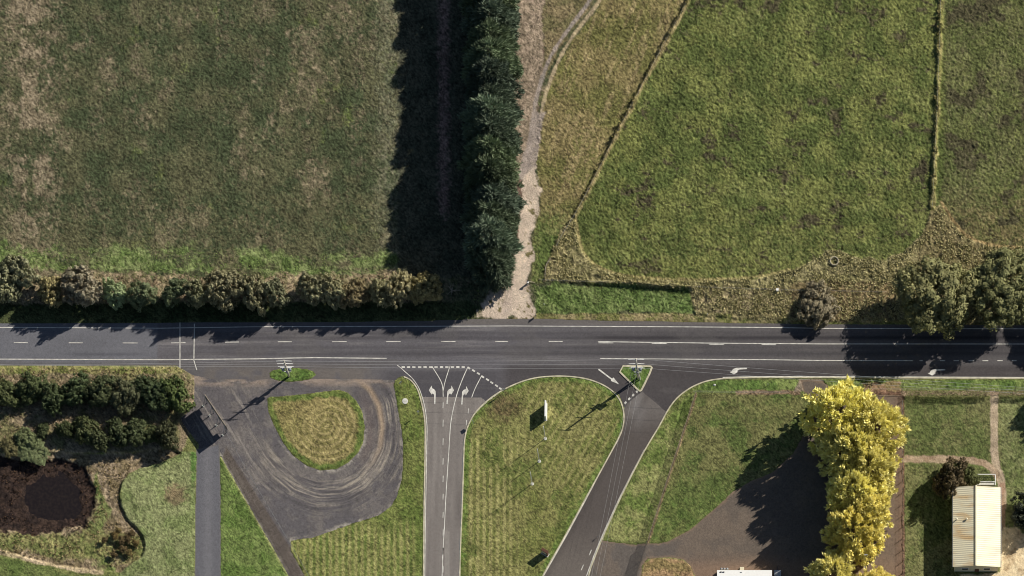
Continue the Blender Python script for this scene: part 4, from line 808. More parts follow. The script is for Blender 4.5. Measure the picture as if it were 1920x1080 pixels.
low = [
    (122, 806, 17, 3.2, (80, 88, 56), 'dense', 'small dark shrub at the left end of the lower row'),
    (160, 806, 25, 3.8, (88, 94, 60), 'dense', 'dark green shrub second from the left in the lower row'),
    (185, 824, 21, 3.4, (84, 90, 60), 'dense', 'dark shrub in the front of the lower row above the pond'),
    (222, 812, 25, 3.6, (80, 88, 58), 'dense', 'dark shrub at the middle of the lower row'),
    (255, 808, 23, 3.6, (88, 96, 64), 'dense', 'dark shrub with pale tips right of the lower row middle'),
    (283, 815, 17, 2.6, (84, 92, 58), 'dense', 'low dark shrub second from the right end of the lower row'),
    (313, 817, 24, 4.2, (82, 84, 58), 'dense', 'round dark shrub at the right end of the lower row'),
    (50, 822, 22, 1.9, (116, 124, 84), 'dense', 'pale green shrub above the left side of the pond'),
    (62, 846, 28, 1.1, (120, 128, 88), 'dense', 'low spreading pale green shrub on the pond bank'),
    (18, 838, 18, 1.5, (118, 112, 76), 'dense', 'low olive shrub at the left edge above the pond'),
    (80, 806, 13, 1.6, (84, 92, 60), 'dense', 'tiny dark shrub in the dry grass left of the lower row')]
for i, (px, py, r_, hh, c, kd, lab) in enumerate(low):
    tree('low_shrub', kd, i % 4, px, py, hh * .56, (r_ * S * 1.08, r_ * S * .95, hh), c, lab, 'shrub', 'shrubs of the lower row', None, ('foliage', 'stem'))
bs = [(216, 1004, 7.5), (228, 1012, 8), (240, 1010, 7), (231, 1030, 8), (247, 1000, 6.5), (254, 1018, 7), (213, 1040, 6.5), (196, 1012, 6), (242, 1036, 6.5), (222, 994, 6)]
for i, (px, py, r_) in enumerate(bs):
    tree('tussock_shrub', 'dense', i % 4, px, py, .5, (r_ * S, r_ * S, .9), random.choice([(124, 106, 66), (112, 96, 66), (132, 116, 74)]), 'small rounded brown shrub in the cluster at the hollow\'s southeast end', 'shrub', 'brown shrubs in the hollow', None, ('foliage', 'stem'))

# garden
tree('garden_tree', 'dense', 1, 1784, 898, 3.4, (3.9, 4.4, 6.2), (94, 82, 58), 'brownish garden tree at the corner of the cream roofed house', 'tree')
tree('garden_shrub', 'dense', 2, 1815, 894, 1.4, (2.3, 2.5, 2.8), (98, 102, 62), 'olive garden shrub between the brownish tree and the white frame', 'shrub', None, None, ('foliage', 'stem'))
tree('edge_tree', 'dense', 3, 1934, 962, 3.0, (4.2, 5.2, 5.5), (70, 74, 58), 'dark tree cut by the right edge beside the house lawn', 'tree')
tree('dark_tree', 'dense', 0, 2012, 722, 4.5, (5.2, 5.4, 8.5), (70, 80, 56), 'dark tree beyond the right edge shading the garden path', 'tree')
def hedge_box(name, pts, w, h, rgb, label, cat='hedge', seed=0):
    C = []; Nn = []
    for a, b in zip(pts[:-1], pts[1:]):
        A = Vector(W(*a)); B = Vector(W(*b)); Ld = (B - A).length; n = int(Ld * (w + 2 * h) * 26); t = rng.random(n); u = rng.uniform(-1, 1, n); side = rng.random(n)
        dx = (B - A).normalized(); qx = np.array([-dx.y, dx.x]); top = side < .5
        off = np.where(top, u, np.sign(u)) * w / 2 * (1 + .12 * np.sin(t * Ld * 2.1)); zz = np.where(top, h, rng.random(n) * h) * (1 + .07 * np.sin(t * Ld * 1.3 + 1))
        xy = np.array([A.x, A.y]) + t[:, None] * np.array([B.x - A.x, B.y - A.y]) + off[:, None] * qx
        C.append(np.column_stack([xy, zz])); nn = np.where(top[:, None], np.array([[0, 0, 1.]]), np.column_stack([np.sign(u)[:, None] * qx, np.zeros(n)])); Nn.append(nn)
    C = np.vstack(C); Nn = np.vstack(Nn); c0 = C.mean(0); c0[2] = 0; m = len(C); Nm = Nn + rng.normal(0, .35, C.shape); D = np.cross(Nm, rng.normal(size=C.shape)); D /= np.linalg.norm(D, axis=1, keepdims=True)
    V, F = quads(C - c0 - D * .1, D, .14 * rng.uniform(.6, 1.3, m), .24 * rng.uniform(.6, 1.3, m), Nm); V[:, 2] = np.maximum(V[:, 2], .03)
    me = mesh_arrays('foliage', V, F, tone=np.repeat(np.clip(rng.normal(.5, .25, m), 0, 1), 5)); r = empty(name, tuple(c0)); tag(r, label, cat)
    o = link('foliage', me, M['leaf'], r); o.color = (*L3(rgb), 1)
    for a, b in zip(pts[:-1], pts[1:]):
        A = Vector(W(*a)); B = Vector(W(*b)); n = max(2, int((B - A).length / 1.2))
        for i in range(n):
            p = A.lerp(B, (i + .5) / n); MB().tube([(p.x - c0[0], p.y - c0[1], -.05), (p.x - c0[0] + .05, p.y - c0[1], h * .85)], [.05, .02], 6).build('stem', M['bark'], r)
    return r
hedge_box('clipped_hedge', [(1698, 740), (1750, 742), (1800, 742.5), (1856, 741)], 1.5, 1.35, (122, 122, 76), 'long clipped hedge behind the front rail, left of the garden path')
hedge_box('clipped_hedge', [(1872, 741), (1920, 742), (1990, 742)], 1.4, 1.3, (122, 122, 76), 'clipped hedge behind the front rail, right of the garden path')
hedge_box('planter_hedge', [(1828, 898.5), (1862, 898.5)], 1.15, .8, (84, 94, 54), 'dark hedge filling the white framed planter by the house')

# ------------------------------------------------------------------ fences
def dense_pts(pts, sp):
    out = []; P = [Vector(p) for p in pts]; acc = 0.0; nxt = 0.0
    for a, b in zip(P[:-1], P[1:]):
        L = (b - a).length
        while nxt <= acc + L: out.append(tuple(a.lerp(b, (nxt - acc) / L))); nxt += sp
        acc += L
    return out
def fence(name, pts, spacing, h, label, pr=.055, wires=(.3, .6, .9), top=None, mat='wood', mesh=None, lean=0.03):
    P = dense_pts(pts, spacing); x0, y0 = W(*P[0]); r = empty(name, (x0, y0, 0)); tag(r, label, 'fence')
    for p in P:
        x, y = W(*p); hh = h * random.uniform(.93, 1.05); a, b = random.uniform(-lean, lean), random.uniform(-lean, lean)
        MB().tube([(x - x0, y - y0, -.3), (x - x0 + a, y - y0 + b, hh - .04), (x - x0 + a, y - y0 + b, hh)], [pr, pr * .92, pr * .7], 7).build('post', M[mat], r)
    for wz in wires:
        MB().tube([(W(*p)[0] - x0, W(*p)[1] - y0, h * wz) for p in P], .012, 4).build('wire', M['steel'], r)
    if top: MB().tube([(W(*p)[0] - x0, W(*p)[1] - y0, h * .97) for p in P], top, 6).build('rail', M[mat], r)
    if mesh:
        mv = []; mf = []
        for p in P: x, y = W(*p); mv += [(x - x0, y - y0, .05), (x - x0, y - y0, h * .95)]
        for i in range(len(P) - 1): mf.append((2 * i, 2 * i + 2, 2 * i + 3, 2 * i + 1))
        MB().add(mv, mf).build('wire_mesh', mesh, r)
    return r
mm_, tm_, bm_ = new_mat('woven_wire'); bm_.inputs['Base Color'].default_value = (*L3((84, 76, 68)), 1); bm_.inputs['Roughness'].default_value = .6
tcm = N(tm_, 'ShaderNodeNewGeometry'); vm = N(tm_, 'ShaderNodeTexNoise'); vm.inputs['Scale'].default_value = 40; tm_.links.new(tcm.outputs['Position'], vm.inputs['Vector'])
gt = N(tm_, 'ShaderNodeMath', operation='GREATER_THAN'); gt.inputs[1].default_value = .525; tm_.links.new(vm.outputs[0], gt.inputs[0]); trn = N(tm_, 'ShaderNodeBsdfTransparent'); msx = N(tm_, 'ShaderNodeMixShader')
tm_.links.new(gt.outputs[0], msx.inputs[0]); tm_.links.new(trn.outputs[0], msx.inputs[1]); tm_.links.new(bm_.outputs[0], msx.inputs[2]); tm_.links.new(msx.outputs[0], tm_.nodes['Material Output'].inputs[0])
fence('paddock_fence', fl1 + [(1055, 440), (1033, 485)], 31, 1.25, 'post and wire fence slanting between the olive strip and the east paddock')
fence('paddock_fence', fl2 + [(1744, 410)], 30, 1.25, 'post and wire fence running straight up the right side of the east paddock')
fence('verge_fence', [(1012, 526), (1024, 527), (1180, 533), (1305, 540), (1480, 546), (1680, 550)], 25, 1.15, 'post and wire fence above the green north verge')
fence('track_fence', [(1032, 488), (1023, 501), (1022, 526)], 12.5, 1.3, 'short pale railed fence closing the paddock corner by the farm track', .06, (.35, .65), .04)
fence('mesh_fence', [(1305, 740), (1293, 778), (1279, 820), (1263, 868), (1246, 920), (1230, 970), (1215, 1018)], 36, 2.3, 'tall wire mesh fence slanting along the lawn east of the entry road', .045, (), .028, 'wood', mm_)
fence('mesh_gate', [(1213.5, 1020), (1204, 1050), (1190, 1090)], 32, 2.9, 'wire mesh gate across the gravel apron beside the entry road', .05, (), .03, 'dark', mm_)
fence('front_fence', [(1300, 736), (1400, 737.5), (1484, 737)], 36, 1.3, 'light wire fence along the lawn beside the mesh fence', .045, (.3, .6, .97), None, 'wood')
fence('front_rail', [(1626, 733), (1700, 732), (1858, 731.5)], 33, 1.5, 'pale rail fence on the verge left of the garden path', .05, (.4,), .04, 'wood')
fence('front_rail', [(1871, 731.5), (2000, 732)], 33, 1.5, 'pale rail fence on the verge right of the garden path', .05, (.4,), .04, 'wood')
fence('drive_fence', [(1692, 752), (1692.5, 900), (1693, 1120)], 21.5, 1.45, 'row of dark posts between the brown strip and the house garden', .075, (.5, .9), None, 'brown')
fence('yard_fence', [(424, 812), (450, 858), (476, 905), (510, 962), (545, 1022), (588, 1095)], 39, 2.0, 'wire fence from the billboard foot down the edge of the gravel yard', .05, (.5,), .022, 'dark', None)
fence('yard_fence', [(1879, 990), (1912, 986)], 11, 1.5, 'short row of stubby posts at the sandy yard by the house', .09, (), None, 'wood')

# ------------------------------------------------------------------ house
Zs, Ze, Zr = 0.0, 5.0, 6.1
def rp_(px, py, zz): return at(px, py, zz)
xl, yt = rp_(1786.5, 913.5, Ze); xr, yb_ = rp_(1876, 1063, Ze); xm = rp_(1829.5, 980, Zr)[0]
hx, hy = (xl + xr) / 2, (yt + yb_) / 2
house = empty('house', (hx, hy, 0)); tag(house, 'cream metal roofed hall beside the sandy yard and garden path', 'house')
def roof_mat(name, rgb, stain):
    m, t, b = new_mat(name); tc = N(t, 'ShaderNodeTexCoord'); sx = N(t, 'ShaderNodeSeparateXYZ'); t.links.new(tc.outputs['Object'], sx.inputs[0])
    wv = N(t, 'ShaderNodeMath', operation='MULTIPLY'); wv.inputs[1].default_value = 2 * math.pi / .46; t.links.new(sx.outputs['Y'], wv.inputs[0])
    sn = N(t, 'ShaderNodeMath', operation='SINE'); t.links.new(wv.outputs[0], sn.inputs[0])
    cr = N(t, 'ShaderNodeValToRGB'); cr.color_ramp.elements[0].position = 0.0; cr.color_ramp.elements[0].color = (*L3(rgb), 1)
    cr.color_ramp.elements[1].position = 1.0; cr.color_ramp.elements[1].color = (*L3(stain), 1)
    no = N(t, 'ShaderNodeTexNoise'); no.inputs['Scale'].default_value = .35; no.inputs['Detail'].default_value = 6; mp = N(t, 'ShaderNodeMapping'); mp.inputs['Scale'].default_value = (.5, 1.4, 1)
    t.links.new(tc.outputs['Object'], mp.inputs[0]); t.links.new(mp.outputs[0], no.inputs['Vector'])
    mr = N(t, 'ShaderNodeMapRange'); mr.inputs[1].default_value = .48; mr.inputs[2].default_value = .72; t.links.new(no.outputs[0], mr.inputs[0]); t.links.new(mr.outputs[0], cr.inputs[0])
    ss = N(t, 'ShaderNodeMapRange'); ss.inputs[1].default_value = .75; ss.inputs[2].default_value = 1.0; ss.inputs[3].default_value = 1.0; ss.inputs[4].default_value = .87; t.links.new(sn.outputs[0], ss.inputs[0])
    mx = N(t, 'ShaderNodeVectorMath', operation='SCALE'); t.links.new(cr.outputs[0], mx.inputs[0]); t.links.new(ss.outputs[0], mx.inputs['Scale']); t.links.new(mx.outputs[0], b.inputs['Base Color'])
    bp = N(t, 'ShaderNodeBump'); bp.inputs['Strength'].default_value = .4; bp.inputs['Distance'].default_value = .05; t.links.new(sn.outputs[0], bp.inputs['Height']); t.links.new(bp.outputs[0], b.inputs['Normal'])
    b.inputs['Roughness'].default_value = .55; return m
M['roof'] = roof_mat('cream_roof_sheet', (224, 214, 182), (200, 164, 112))
M['roof_e'] = roof_mat('cream_roof_sheet_clean_sunlit', (246, 240, 210), (234, 222, 184))  # east slope: fewer stains, and its stronger sun painted into the base colour
def slab(p, t=.09):    # quad p (4 points) given thickness
    return [tuple(q) for q in p] + [(q[0], q[1], q[2] - t) for q in p], [(0, 1, 2, 3), (7, 6, 5, 4), (0, 4, 5, 1), (1, 5, 6, 2), (2, 6, 7, 3), (3, 7, 4, 0)]
L_, R_, T_, B_ = xl - hx, xr - hx, yt - hy, yb_ - hy; m_ = xm - hx
MB().add(*slab([(L_, T_, Ze), (L_, B_, Ze), (m_ - .12, B_, Zr - .03), (m_ - .12, T_, Zr - .03)])).build('roof', M['roof'], house)
MB().add(*slab([(m_ + .12, T_, Zr - .03), (m_ + .12, B_, Zr - .03), (R_, B_, Ze), (R_, T_, Ze)])).build('roof', M['roof_e'], house)
MB().tube([(m_, T_ + .05, Zr - .06), (m_, B_ - .05, Zr - .06)], .28, 10).build('ridge_cap', M['cream'], house)
for xx, nm in ((R_ + .12, 'gutter'), (L_ - .10, 'gutter')): MB().box((xx, (T_ + B_) / 2, Ze - .14), (.14, T_ - B_, .12), 0, .03).build(nm, M['steel'], house)
iw = .45; poly5 = [(L_ + iw, 0), (R_ - iw, 0), (R_ - iw, Ze - .16), (m_, Zr - .26), (L_ + iw, Ze - .16)]
mbw = MB(); nP = len(poly5)
mbw.add([(x, T_ - .4, zz) for x, zz in poly5] + [(x, B_ + .4, zz) for x, zz in poly5], [tuple(range(nP)), tuple(range(nP, 2 * nP))[::-1]] + [(i, (i + 1) % nP, nP + (i + 1) % nP, nP + i) for i in range(nP)]); mbw.build('wall', M['cream'], house)
for k_, yy in enumerate((-5, -1.5, 2.5, 6)):
    f = MB().box((R_ - iw + .03, yy, 2.2), (.10, 1.5, 1.2), 0, .02).build('window', M['white'], house); MB().box((R_ - iw + .085, yy, 2.2), (.04, 1.3, 1.0)).build('pane', M['glass'], f)
for k_, xx in enumerate((-2.5, 2.4)):
    f = MB().box((xx, B_ + .37, 2.2), (1.6, .10, 1.2), 0, .02).build('window', M['white'], house); MB().box((xx, B_ + .31, 2.2), (1.4, .04, 1.0)).build('pane', M['glass'], f)
MB().box((.2, B_ + .36, 1.05), (.95, .10, 2.1), 0, .02).build('door', M['brown'], house)
for px_, py_ in ((1793.5, 973.5), (1812.5, 973.5)):
    vx, vy = at(px_, py_, 5.6); v = MB().tube([(vx - hx, vy - hy, 4.9), (vx - hx, vy - hy, 5.95)], .11, 10); v.lathe([(.0, .22), (.24, .10), (.26, .0), (.12, -.02)], 14, (vx - hx, vy - hy, 5.92)); v.build('roof_vent', M['cream'], house)
# planter frame by the house
pl = empty('garden_planter', (*W(1845, 900), 0)); tag(pl, 'white framed planter against the north end of the cream roofed house', 'planter'); ox, oy = W(1845, 900)
for nm, a, b in (('rail', (1825, 891), (1866, 891)), ('rail', (1829, 905), (1866, 905)), ('rail', (1866, 891), (1866, 912))):
    A, B = W(*a), W(*b); c_ = ((A[0] + B[0]) / 2 - ox, (A[1] + B[1]) / 2 - oy, .62); sz = (max(abs(A[0] - B[0]), .16), max(abs(A[1] - B[1]), .16), .12)
    MB().box(c_, (sz[0], sz[1] - (.17 if sz[1] > 1 else 0), sz[2]), 0, .02).build(nm, M['white'], pl)
for p_ in ((1825, 891), (1866, 893), (1866, 910), (1829, 905)):
    x, y = W(*p_); MB().box((x - ox, y - oy, .28), (.12, .12, .56)).build('post', M['white'], pl)
MB().box((0.25, -.98, .26), (4.3, .55, .5), 0, .03).build('step', M['concrete'], pl)

# white portable building at the bottom edge
cxa, cya = at(1344.5, 1069, 2.9); cxb, _ = at(1447.5, 1069, 2.9); wdt = cxb - cxa; dep = 4.6
pb = empty('portable_building', ((cxa + cxb) / 2, cya - dep / 2, 0)); tag(pb, 'white roofed portable building cut by the bottom edge in the car park', 'building')
MB().box((0, 0, 1.62), (wdt - .3, dep - .3, 2.3), 0, .03).build('wall', M['cream'], pb)
MB().add(*slab([(-wdt / 2, dep / 2, 2.92), (-wdt / 2, .9, 3.02), (wdt / 2, .9, 3.02), (wdt / 2, dep / 2, 2.92)], .12)).build('roof', M['white'], pb)
MB().add(*slab([(-wdt / 2, .88, 3.0), (-wdt / 2, -dep / 2, 2.85), (wdt / 2, -dep / 2, 2.85), (wdt / 2, .88, 3.0)], .12)).build('roof', M['cream'], pb)
for xx in (-3.5, 0, 3.5): MB().box((xx, -dep / 2 + .12, 1.7), (1.3, .1, .9)).build('window', M['glass'], pb)
for k_ in range(4): MB().box((-wdt / 2 + .6 + k_ * (wdt - 1.2) / 3, 0, .22), (.4, dep - .6, .46)).build('stump', M['wood'], pb)
for dx in (.85, 1.45): MB().box((-wdt / 2 + dx, dep / 2 - .45, 3.03), (.42, .2, .12), 0, .02).build('roof_vent', M['dark'], pb)
MB().box((-wdt / 2 + 5.4, dep / 2 - .5, 3.02), (.4, .12, .08), 0, .02).build('roof_vent', M['steel'], pb)
for k_, px_ in enumerate((1352.5, 1358, 1363.5)):
    x, y = at(px_, 1066, 1.5); t_ = empty('water_tank', (x, y, 0)); tag(t_, f'small grey tank beside the white building, {["left", "middle", "right"][k_]} of three', 'tank', 'grey tanks beside the white building')
    MB().lathe([(0, 0), (.27, 0), (.28, .05), (.28, 1.2), (.22, 1.38), (.0, 1.45)], 16).build('tank_body', M['steel'], t_, True); MB().lathe([(.08, 1.42), (.08, 1.52), (0, 1.53)], 10).build('cap', M['dark'], t_)
x, y = at(1391, 1066, 1.0); hb = empty('entry_step', (x, y, 0)); tag(hb, 'cream box step against the north side of the white building', 'step')
MB().box((0, 0, .45), (.95, .75, .9), 0, .04).build('box', M['cream'], hb); MB().box((0, .42, .2), (.8, .25, .4), 0, .03).build('tread', M['cream'], hb)
# low grey trailer at the right of it
x, y = at(1458, 1076, 1.2); tl = empty('box_trailer', (x, y, 0)); tag(tl, 'small grey box trailer in shade right of the white building', 'trailer')
MB().box((0, -.3, .85), (1.5, 2.2, .7), 0, .04).build('body', M['steel'], tl); MB().box((0, -.3, 1.23), (1.6, 2.3, .05), 0, .02).build('lid', M['steel'], tl); MB().tube([(0, .8, .55), (0, 1.9, .5)], .05, 6).build('drawbar', M['dark'], tl)
for sx_ in (-.82, .82): MB().tube([(sx_ - .09, -.4, .32), (sx_ + .09, -.4, .32)], .32, 16).build('wheel', M['dark'], tl)

# ------------------------------------------------------------------ signs, flagpoles, poles
def place_board():
    zt = 5.0; a = at(384, 739.5, zt); b = at(423.2, 798, zt); A, B = Vector(a), Vector(b); c = (A + B) / 2; Ld = (B - A).length; ang = math.atan2(B.y - A.y, B.x - A.x)
    r = empty('billboard', (c.x, c.y, 0), ang); tag(r, 'large billboard on posts at the corner of the gravel yard and driveway', 'billboard')
    MB().box((0, 0, 3.55), (Ld, .14, 2.9), 0, .03).build('panel', M['boardface'], r)
    MB().box((-Ld / 2 + .9, 0, 1.85), (1.5, .10, .46)).build('lower_panel', M['boardface'], r); MB().box((Ld / 2 - .75, 0, 1.75), (1.3, .10, .66)).build('lower_panel', M['boardface'], r)
    MB().box((0, 0, 5.05), (Ld + .06, .18, .08), 0, .02).build('cap_rail', M['wood'], r)
    for k in range(4):
        x = -Ld / 2 + .25 + k * (Ld - .5) / 3; yy = -.20
        MB().box((x, yy, 2.4), (.17, .17, 4.9)).build('post', M['steel'], r); MB().tube([(x, yy - .1, 3.8), (x, yy - 1.15, .1)], .06, 6).build('brace', M['steel'], r); MB().box((x, yy - 1.15, .08), (.45, .45, .22), 0, .03).build('footing', M['concrete'], r)
M['boardface'] = plain('board_face', (120, 112, 104), .6, .1, .8)
place_board()
sx0, sy0 = W(1023.6, 773); sg = empty('sign_slab', (sx0, sy0, 0), R(-1)); tag(sg, 'tall white slab sign at the top of the central lawn', 'sign')
MB().box((0, 0, 1.42), (.34, 3.6, 2.75), 0, .03).build('slab', M['white'], sg); MB().box((0, 0, .06), (.62, 4.0, .22), 0, .03).build('plinth', M['concrete'], sg)
for k_, (px_, py_) in enumerate(((1022.5, 822.5), (1011.3, 865), (998, 907.5))):
    x, y = W(px_, py_); f = empty('flagpole', (x, y, 0)); tag(f, f'bare white flagpole on the central lawn, {["nearest the slab sign", "middle of the three", "farthest from the slab sign"][k_]}', 'flagpole', 'white flagpoles on the central lawn')
    MB().tube([(0, 0, 0), (0, 0, 4), (0, 0, 8.6)], [.085, .07, .045], 10).build('pole', M['white'], f, True); MB().lathe([(0, .16), (.0, .12), (.09, .05), (.09, -.02), (0, -.09)], 10, (0, 0, 8.66)).build('finial', M['white'], f)
    MB().lathe([(.0, .16), (.36, .15), (.40, .08), (.40, -.05)], 16).build('base', M['concrete'], f); MB().tube([(0.09, 0, 1.0), (0.09, 0, 8.4)], .012, 4).build('halyard', M['white'], f); MB().box((.11, 0, 1.0), (.05, .05, .2)).build('cleat', M['steel'], f)
bx_, by_ = W(1022.5, 1038.5); bsn = empty('brown_sign', (bx_, by_, 0), R(-31)); tag(bsn, 'short rust brown monument sign at the south end of the central lawn', 'sign')
MB().box((0, 0, 1.3), (1.5, .55, 2.4), 0, .04).build('body', M['brown'], bsn); MB().box((0, 0, 2.56), (1.65, .7, .12), 0, .03).build('cap', M['brown'], bsn); MB().box((0, 0, .05), (1.8, .9, .16), 0, .03).build('plinth', M['concrete'], bsn); MB().box((0, -.29, 1.5), (1.1, .03, 1.1)).build('plate', M['cream'], bsn)
def roadsign(name, px, py, h, pw_, ph, rz, label, mat='steel', round_=False):
    x, y = W(px, py); r = empty(name, (x, y, 0), rz); tag(r, label, 'road sign')
    MB().tube([(0, 0, -.1), (0, 0, h)], .035, 8).build('post', M['steel'], r)
    if round_: pts = [(math.cos(a) * pw_ / 2, math.sin(a) * ph / 2) for a in [2 * math.pi * k / 16 for k in range(16)]]
    else: pts = [(-pw_ / 2 + .05, -ph / 2), (pw_ / 2 - .05, -ph / 2), (pw_ / 2, -ph / 2 + .05), (pw_ / 2, ph / 2 - .05), (pw_ / 2 - .05, ph / 2), (-pw_ / 2 + .05, ph / 2), (-pw_ / 2, ph / 2 - .05), (-pw_ / 2, -ph / 2 + .05)]
    n = len(pts); v = [(a, -.04, h - ph / 2 + b) for a, b in pts] + [(a, -.055, h - ph / 2 + b) for a, b in pts]
    MB().add(v, [tuple(range(n)), tuple(range(n, 2 * n))[::-1]] + [(i, (i + 1) % n, n + (i + 1) % n, n + i) for i in range(n)]).build('plate', M[mat], r); MB().box((0, -.02, h - ph / 2), (pw_ * .8, .03, .05)).build('bracket', M['steel'], r)
    return r
roadsign('road_sign', 752, 722, 2.4, .75, .95, R(40), 'small sign at the tip of the grass strip by the exit road', 'steel')
roadsign('road_sign', 785, 777, 2.6, .5, 1.0, R(10), 'white plate sign on the grass strip right of the manhole lid', 'white')
roadsign('road_sign', 945, 736, 2.7, 1.0, .9, R(20), 'sign at the corner where the diagonal holding line meets the lawn kerb', 'white')
roadsign('road_sign', 888, 795, 2.2, .8, .7, R(-60), 'sign on the left edge of the central lawn beside the exit road', 'steel')
roadsign('road_sign', 1191, 706, 1.7, .55, .55, R(15), 'small white sign beside the pole on the triangle island', 'white', True)
roadsign('road_sign', 1004, 594, 1.3, .55, .95, R(80), 'dark backed sign on the road edge at the end of the farm track', 'dark')
roadsign('road_sign', 1120, 1008, 1.0, .5, .5, R(60), 'low marker plate beside the entry road near the gravel apron', 'dark')
for k_, (px_, py_, lab) in enumerate(((1020.5, 572, 'white guide post on the green verge near the farm track'), (1327, 591, 'white guide post at the foot of the tall dry grass'), (1864, 734, 'white gate post where the garden path meets the rail'), (1440, 722.5, 'white guide post on the verge strip beside the lane arrow'))):
    x, y = W(px_, py_); gp = empty('guide_post', (x, y, 0)); tag(gp, lab, 'post'); MB().box((0, 0, .5), (.12, .06, 1.1), 0, .015).build('post', M['white'], gp); MB().box((0, -.035, .88), (.07, .012, .12)).build('reflector', M['brown'], gp)
x, y = W(990.5, 531); gpz = empty('gate_post', (x, y, 0)); tag(gpz, 'dark strainer post with a stay beside the farm track mouth', 'post')
MB().tube([(0, 0, -.2), (0, 0, 1.5), (0, 0, 1.55)], [.17, .16, .12], 10).build('post', M['dark'], gpz); MB().tube([(.1, .0, 1.1), (1.4, .15, .05)], .07, 7).build('stay', M['wood'], gpz); MB().box((-.05, -.25, 1.2), (.5, .35, .3), 0, .03).build('letter_box', M['white'], gpz)
x, y = W(759.5, 752.5); ml = MB().lathe([(0, .20), (.60, .19), (.66, .15), (.66, -.1)], 32, (0, 0, 0)).build('manhole_lid', M['concrete']); ml.location = (x, y, 0); tag(ml, 'round white concrete manhole lid on the grass strip', 'manhole lid')
x, y = W(1564, 491.5); trh = MB().lathe([(.62, 0), (1.02, 0), (1.04, .06), (1.04, .78), (.98, .84), (.84, .84), (.78, .78), (.78, .12), (0, .1)], 32).build('water_trough', M['kerb2'], None, True); trh.location = (x, y, .05); tag(trh, 'round concrete water trough in the dry grass above the road', 'trough')
x, y = W(1457.5, 546); bxo = empty('white_cabinet', (x, y, 0)); tag(bxo, 'small white cabinet in the dry grass left of the grey brown shrub', 'cabinet'); MB().box((0, 0, .55), (.5, .45, 1.1), 0, .03).build('body', M['white'], bxo); MB().box((0, 0, 1.13), (.58, .53, .06), 0, .02).build('lid', M['white'], bxo)
x, y = W(1340, 722); mk = empty('water_meter', (x, y, 0)); tag(mk, 'tiny white box on the grass beside the kerb bend', 'meter box'); MB().box((0, 0, .12), (.5, .35, .2), 0, .03).build('body', M['white'], mk); MB().box((0, 0, .23), (.42, .27, .03), 0, .01).build('lid', M['concrete'], mk)
# fallen dead branch and pale log near the windbreak shade
x, y = W(848, 548); db = MB()
for k_ in range(9):
    a = random.uniform(0, 6.28); L = random.uniform(1.0, 2.0); db.tube([(0, 0, .9), (math.cos(a) * L * .5, math.sin(a) * L * .5, 1.2 + random.random() * .5), (math.cos(a) * L, math.sin(a) * L, 1.2 + random.random())], [.06, .04, .012], 5)
db.tube([(0, 0, -.1), (0, 0, .95)], [.09, .06], 7); o = db.build('dead_shrub', M['palebark']); o.location = (x, y, 0); tag(o, 'leafless white dead shrub in the shade beside the golden olive tree', 'shrub')
x, y = W(1620, 1062); lp = empty('light_pole', (x, y, 0)); tag(lp, 'pale pole standing between the two smallest golden trees', 'pole'); MB().tube([(0, 0, 0), (0, 0, 9.0)], [.11, .07], 10).build('pole', M['white'], lp, True); MB().box((.25, 0, 9.02), (.8, .25, .12), 0, .03).build('lamp_head', M['steel'], lp)
MB().lathe([(.0, .12), (.3, .1), (.32, -.05)], 14).build('base', M['concrete'], lp)

def powerpole(px, py, h, label, arms, trans=True):
    x, y = W(px, py); r = empty('power_pole', (x, y, 0)); tag(r, label, 'power pole')
    MB().tube([(0, 0, -.3), (0, 0, h * .5), (0, 0, h)], [.24, .20, .15], 12).build('pole', M['polegrey'], r, True)
    for zz, wd, yo in arms:
        a = MB().box((0, yo, zz), (.14, wd, .16), 0, .02).build('crossarm', M['white'], r)
        for s_ in (-1, 1):
            MB().tube([(s_ * .25, yo, zz + .12), (s_ * 1.75, yo, zz + .02)], [.10, .07], 8).build('insulator', M['white'], a)
    if trans:
        c = MB().box((0, 0, h * .58), (2.6, .16, .16), 0, .02).build('crossarm', M['white'], r)
        for s_ in (-.95, .95):
            q = MB().lathe([(0, 0), (.34, 0), (.36, .05), (.36, .95), (.30, 1.05), (0, 1.08)], 16, (s_ * .78, -.22, h * .58 - 1.1)).build('transformer', M['trans'], r, True)
            for k in range(2): MB().tube([(s_ * .78 - .12 + .24 * k, -.22, h * .58 - .05), (s_ * .78 - .12 + .24 * k, -.22, h * .58 + .25)], .05, 6).build('bushing', M['white'], q)
        MB().box((0.0, -.3, h * .36), (.5, .3, .8), 0, .04).build('switch_box', M['steel'], r); MB().tube([(.3, -.1, h * .55), (.35, -.1, 2.4)], .05, 6).build('conduit', M['white'], r)
        MB().box((0, .1, h * .30), (1.6, .12, .12), 0, .02).build('crossarm', M['white'], r)
    return x, y
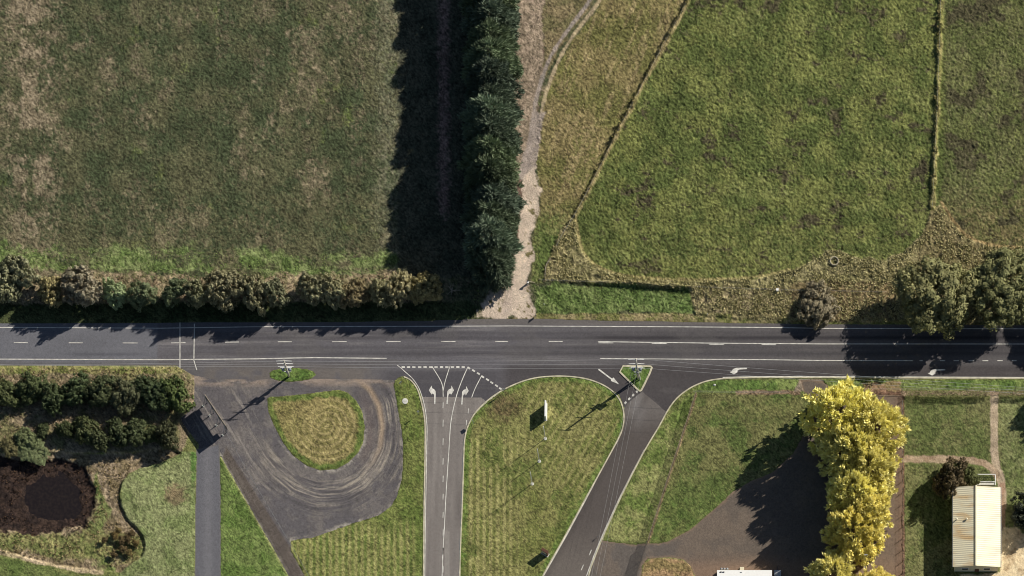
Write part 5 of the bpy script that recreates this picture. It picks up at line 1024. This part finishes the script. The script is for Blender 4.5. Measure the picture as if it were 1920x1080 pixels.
M['polegrey'] = plain('weathered_pole', (216, 206, 190), .85, .15, 3); M['trans'] = plain('transformer_grey', (150, 156, 164), .5, .06, 3)
h1, h2 = 10.6, 12.7
p1 = powerpole(542, 706, h1, 'grey power pole with transformers on the oval grass patch in the gravel yard', [(h1 - .3, .6, 0), (h1 - 2.1, .5, 0), (h1 - 3.9, .5, 0)])
p2 = powerpole(1196, 709, h2, 'tall power pole on the triangle island with a leaning stay pole', [(h2 - .2, .5, 0), (h2 - 3.2, .5, 0), (h2 - 6.0, .8, 0)])
r2 = [o for o in bpy.data.objects if o.name.startswith('power_pole')][1]
MB().tube([(.55, -.35, -.1), (.05, 0, 6.6)], [.13, .10], 8).build('stay_pole', M['polegrey'], r2)
def wire_thing(a, b, sag, label, rad=.017):
    A, B = Vector(a), Vector(b); pts = []; n = 24
    for i in range(n + 1): t = i / n; p = A.lerp(B, t); p.z -= sag * 4 * t * (1 - t); pts.append(p - A)
    o = MB().tube(pts, rad, 5).build('power_line', M['wire']); o.location = A; tag(o, label, 'power line', 'overhead power lines'); return o
names = ['upper', 'middle', 'lower']
for k_ in range(3):
    z1 = (h1 - .3, h1 - 2.1, h1 - 3.9)[k_]; z2 = (h2 - .2, h2 - 3.2, h2 - 6.0)[k_]
    wire_thing((p1[0] + 1.7, p1[1], z1), (p2[0] - 1.7, p2[1], z2), .6, f'{names[k_]} overhead wire spanning the main junction between the two power poles')
    wire_thing((p1[0] - 1.7, p1[1], z1), (p1[0] - 90, p1[1] - 1 + .9 * k_, z1 + .3), .8, f'{names[k_]} overhead wire from the transformer pole to the left edge')
    wire_thing((p2[0] + 1.7, p2[1], z2), (p2[0] + 110, p2[1] - 7.5, z1 + 1.5), .8, f'{names[k_]} overhead wire from the triangle island pole to the right edge')
for k_, dx in enumerate((-.55, 0, .55)):
    wire_thing((p2[0] + dx * 2, p2[1] - .1, 6.4 - .3 * k_), (p2[0] - 11.5 + dx * 1.7, p2[1] - 58, 7.2), 1.0, f'{["left", "middle", "right"][k_]} service wire hanging over the entry road', .011)
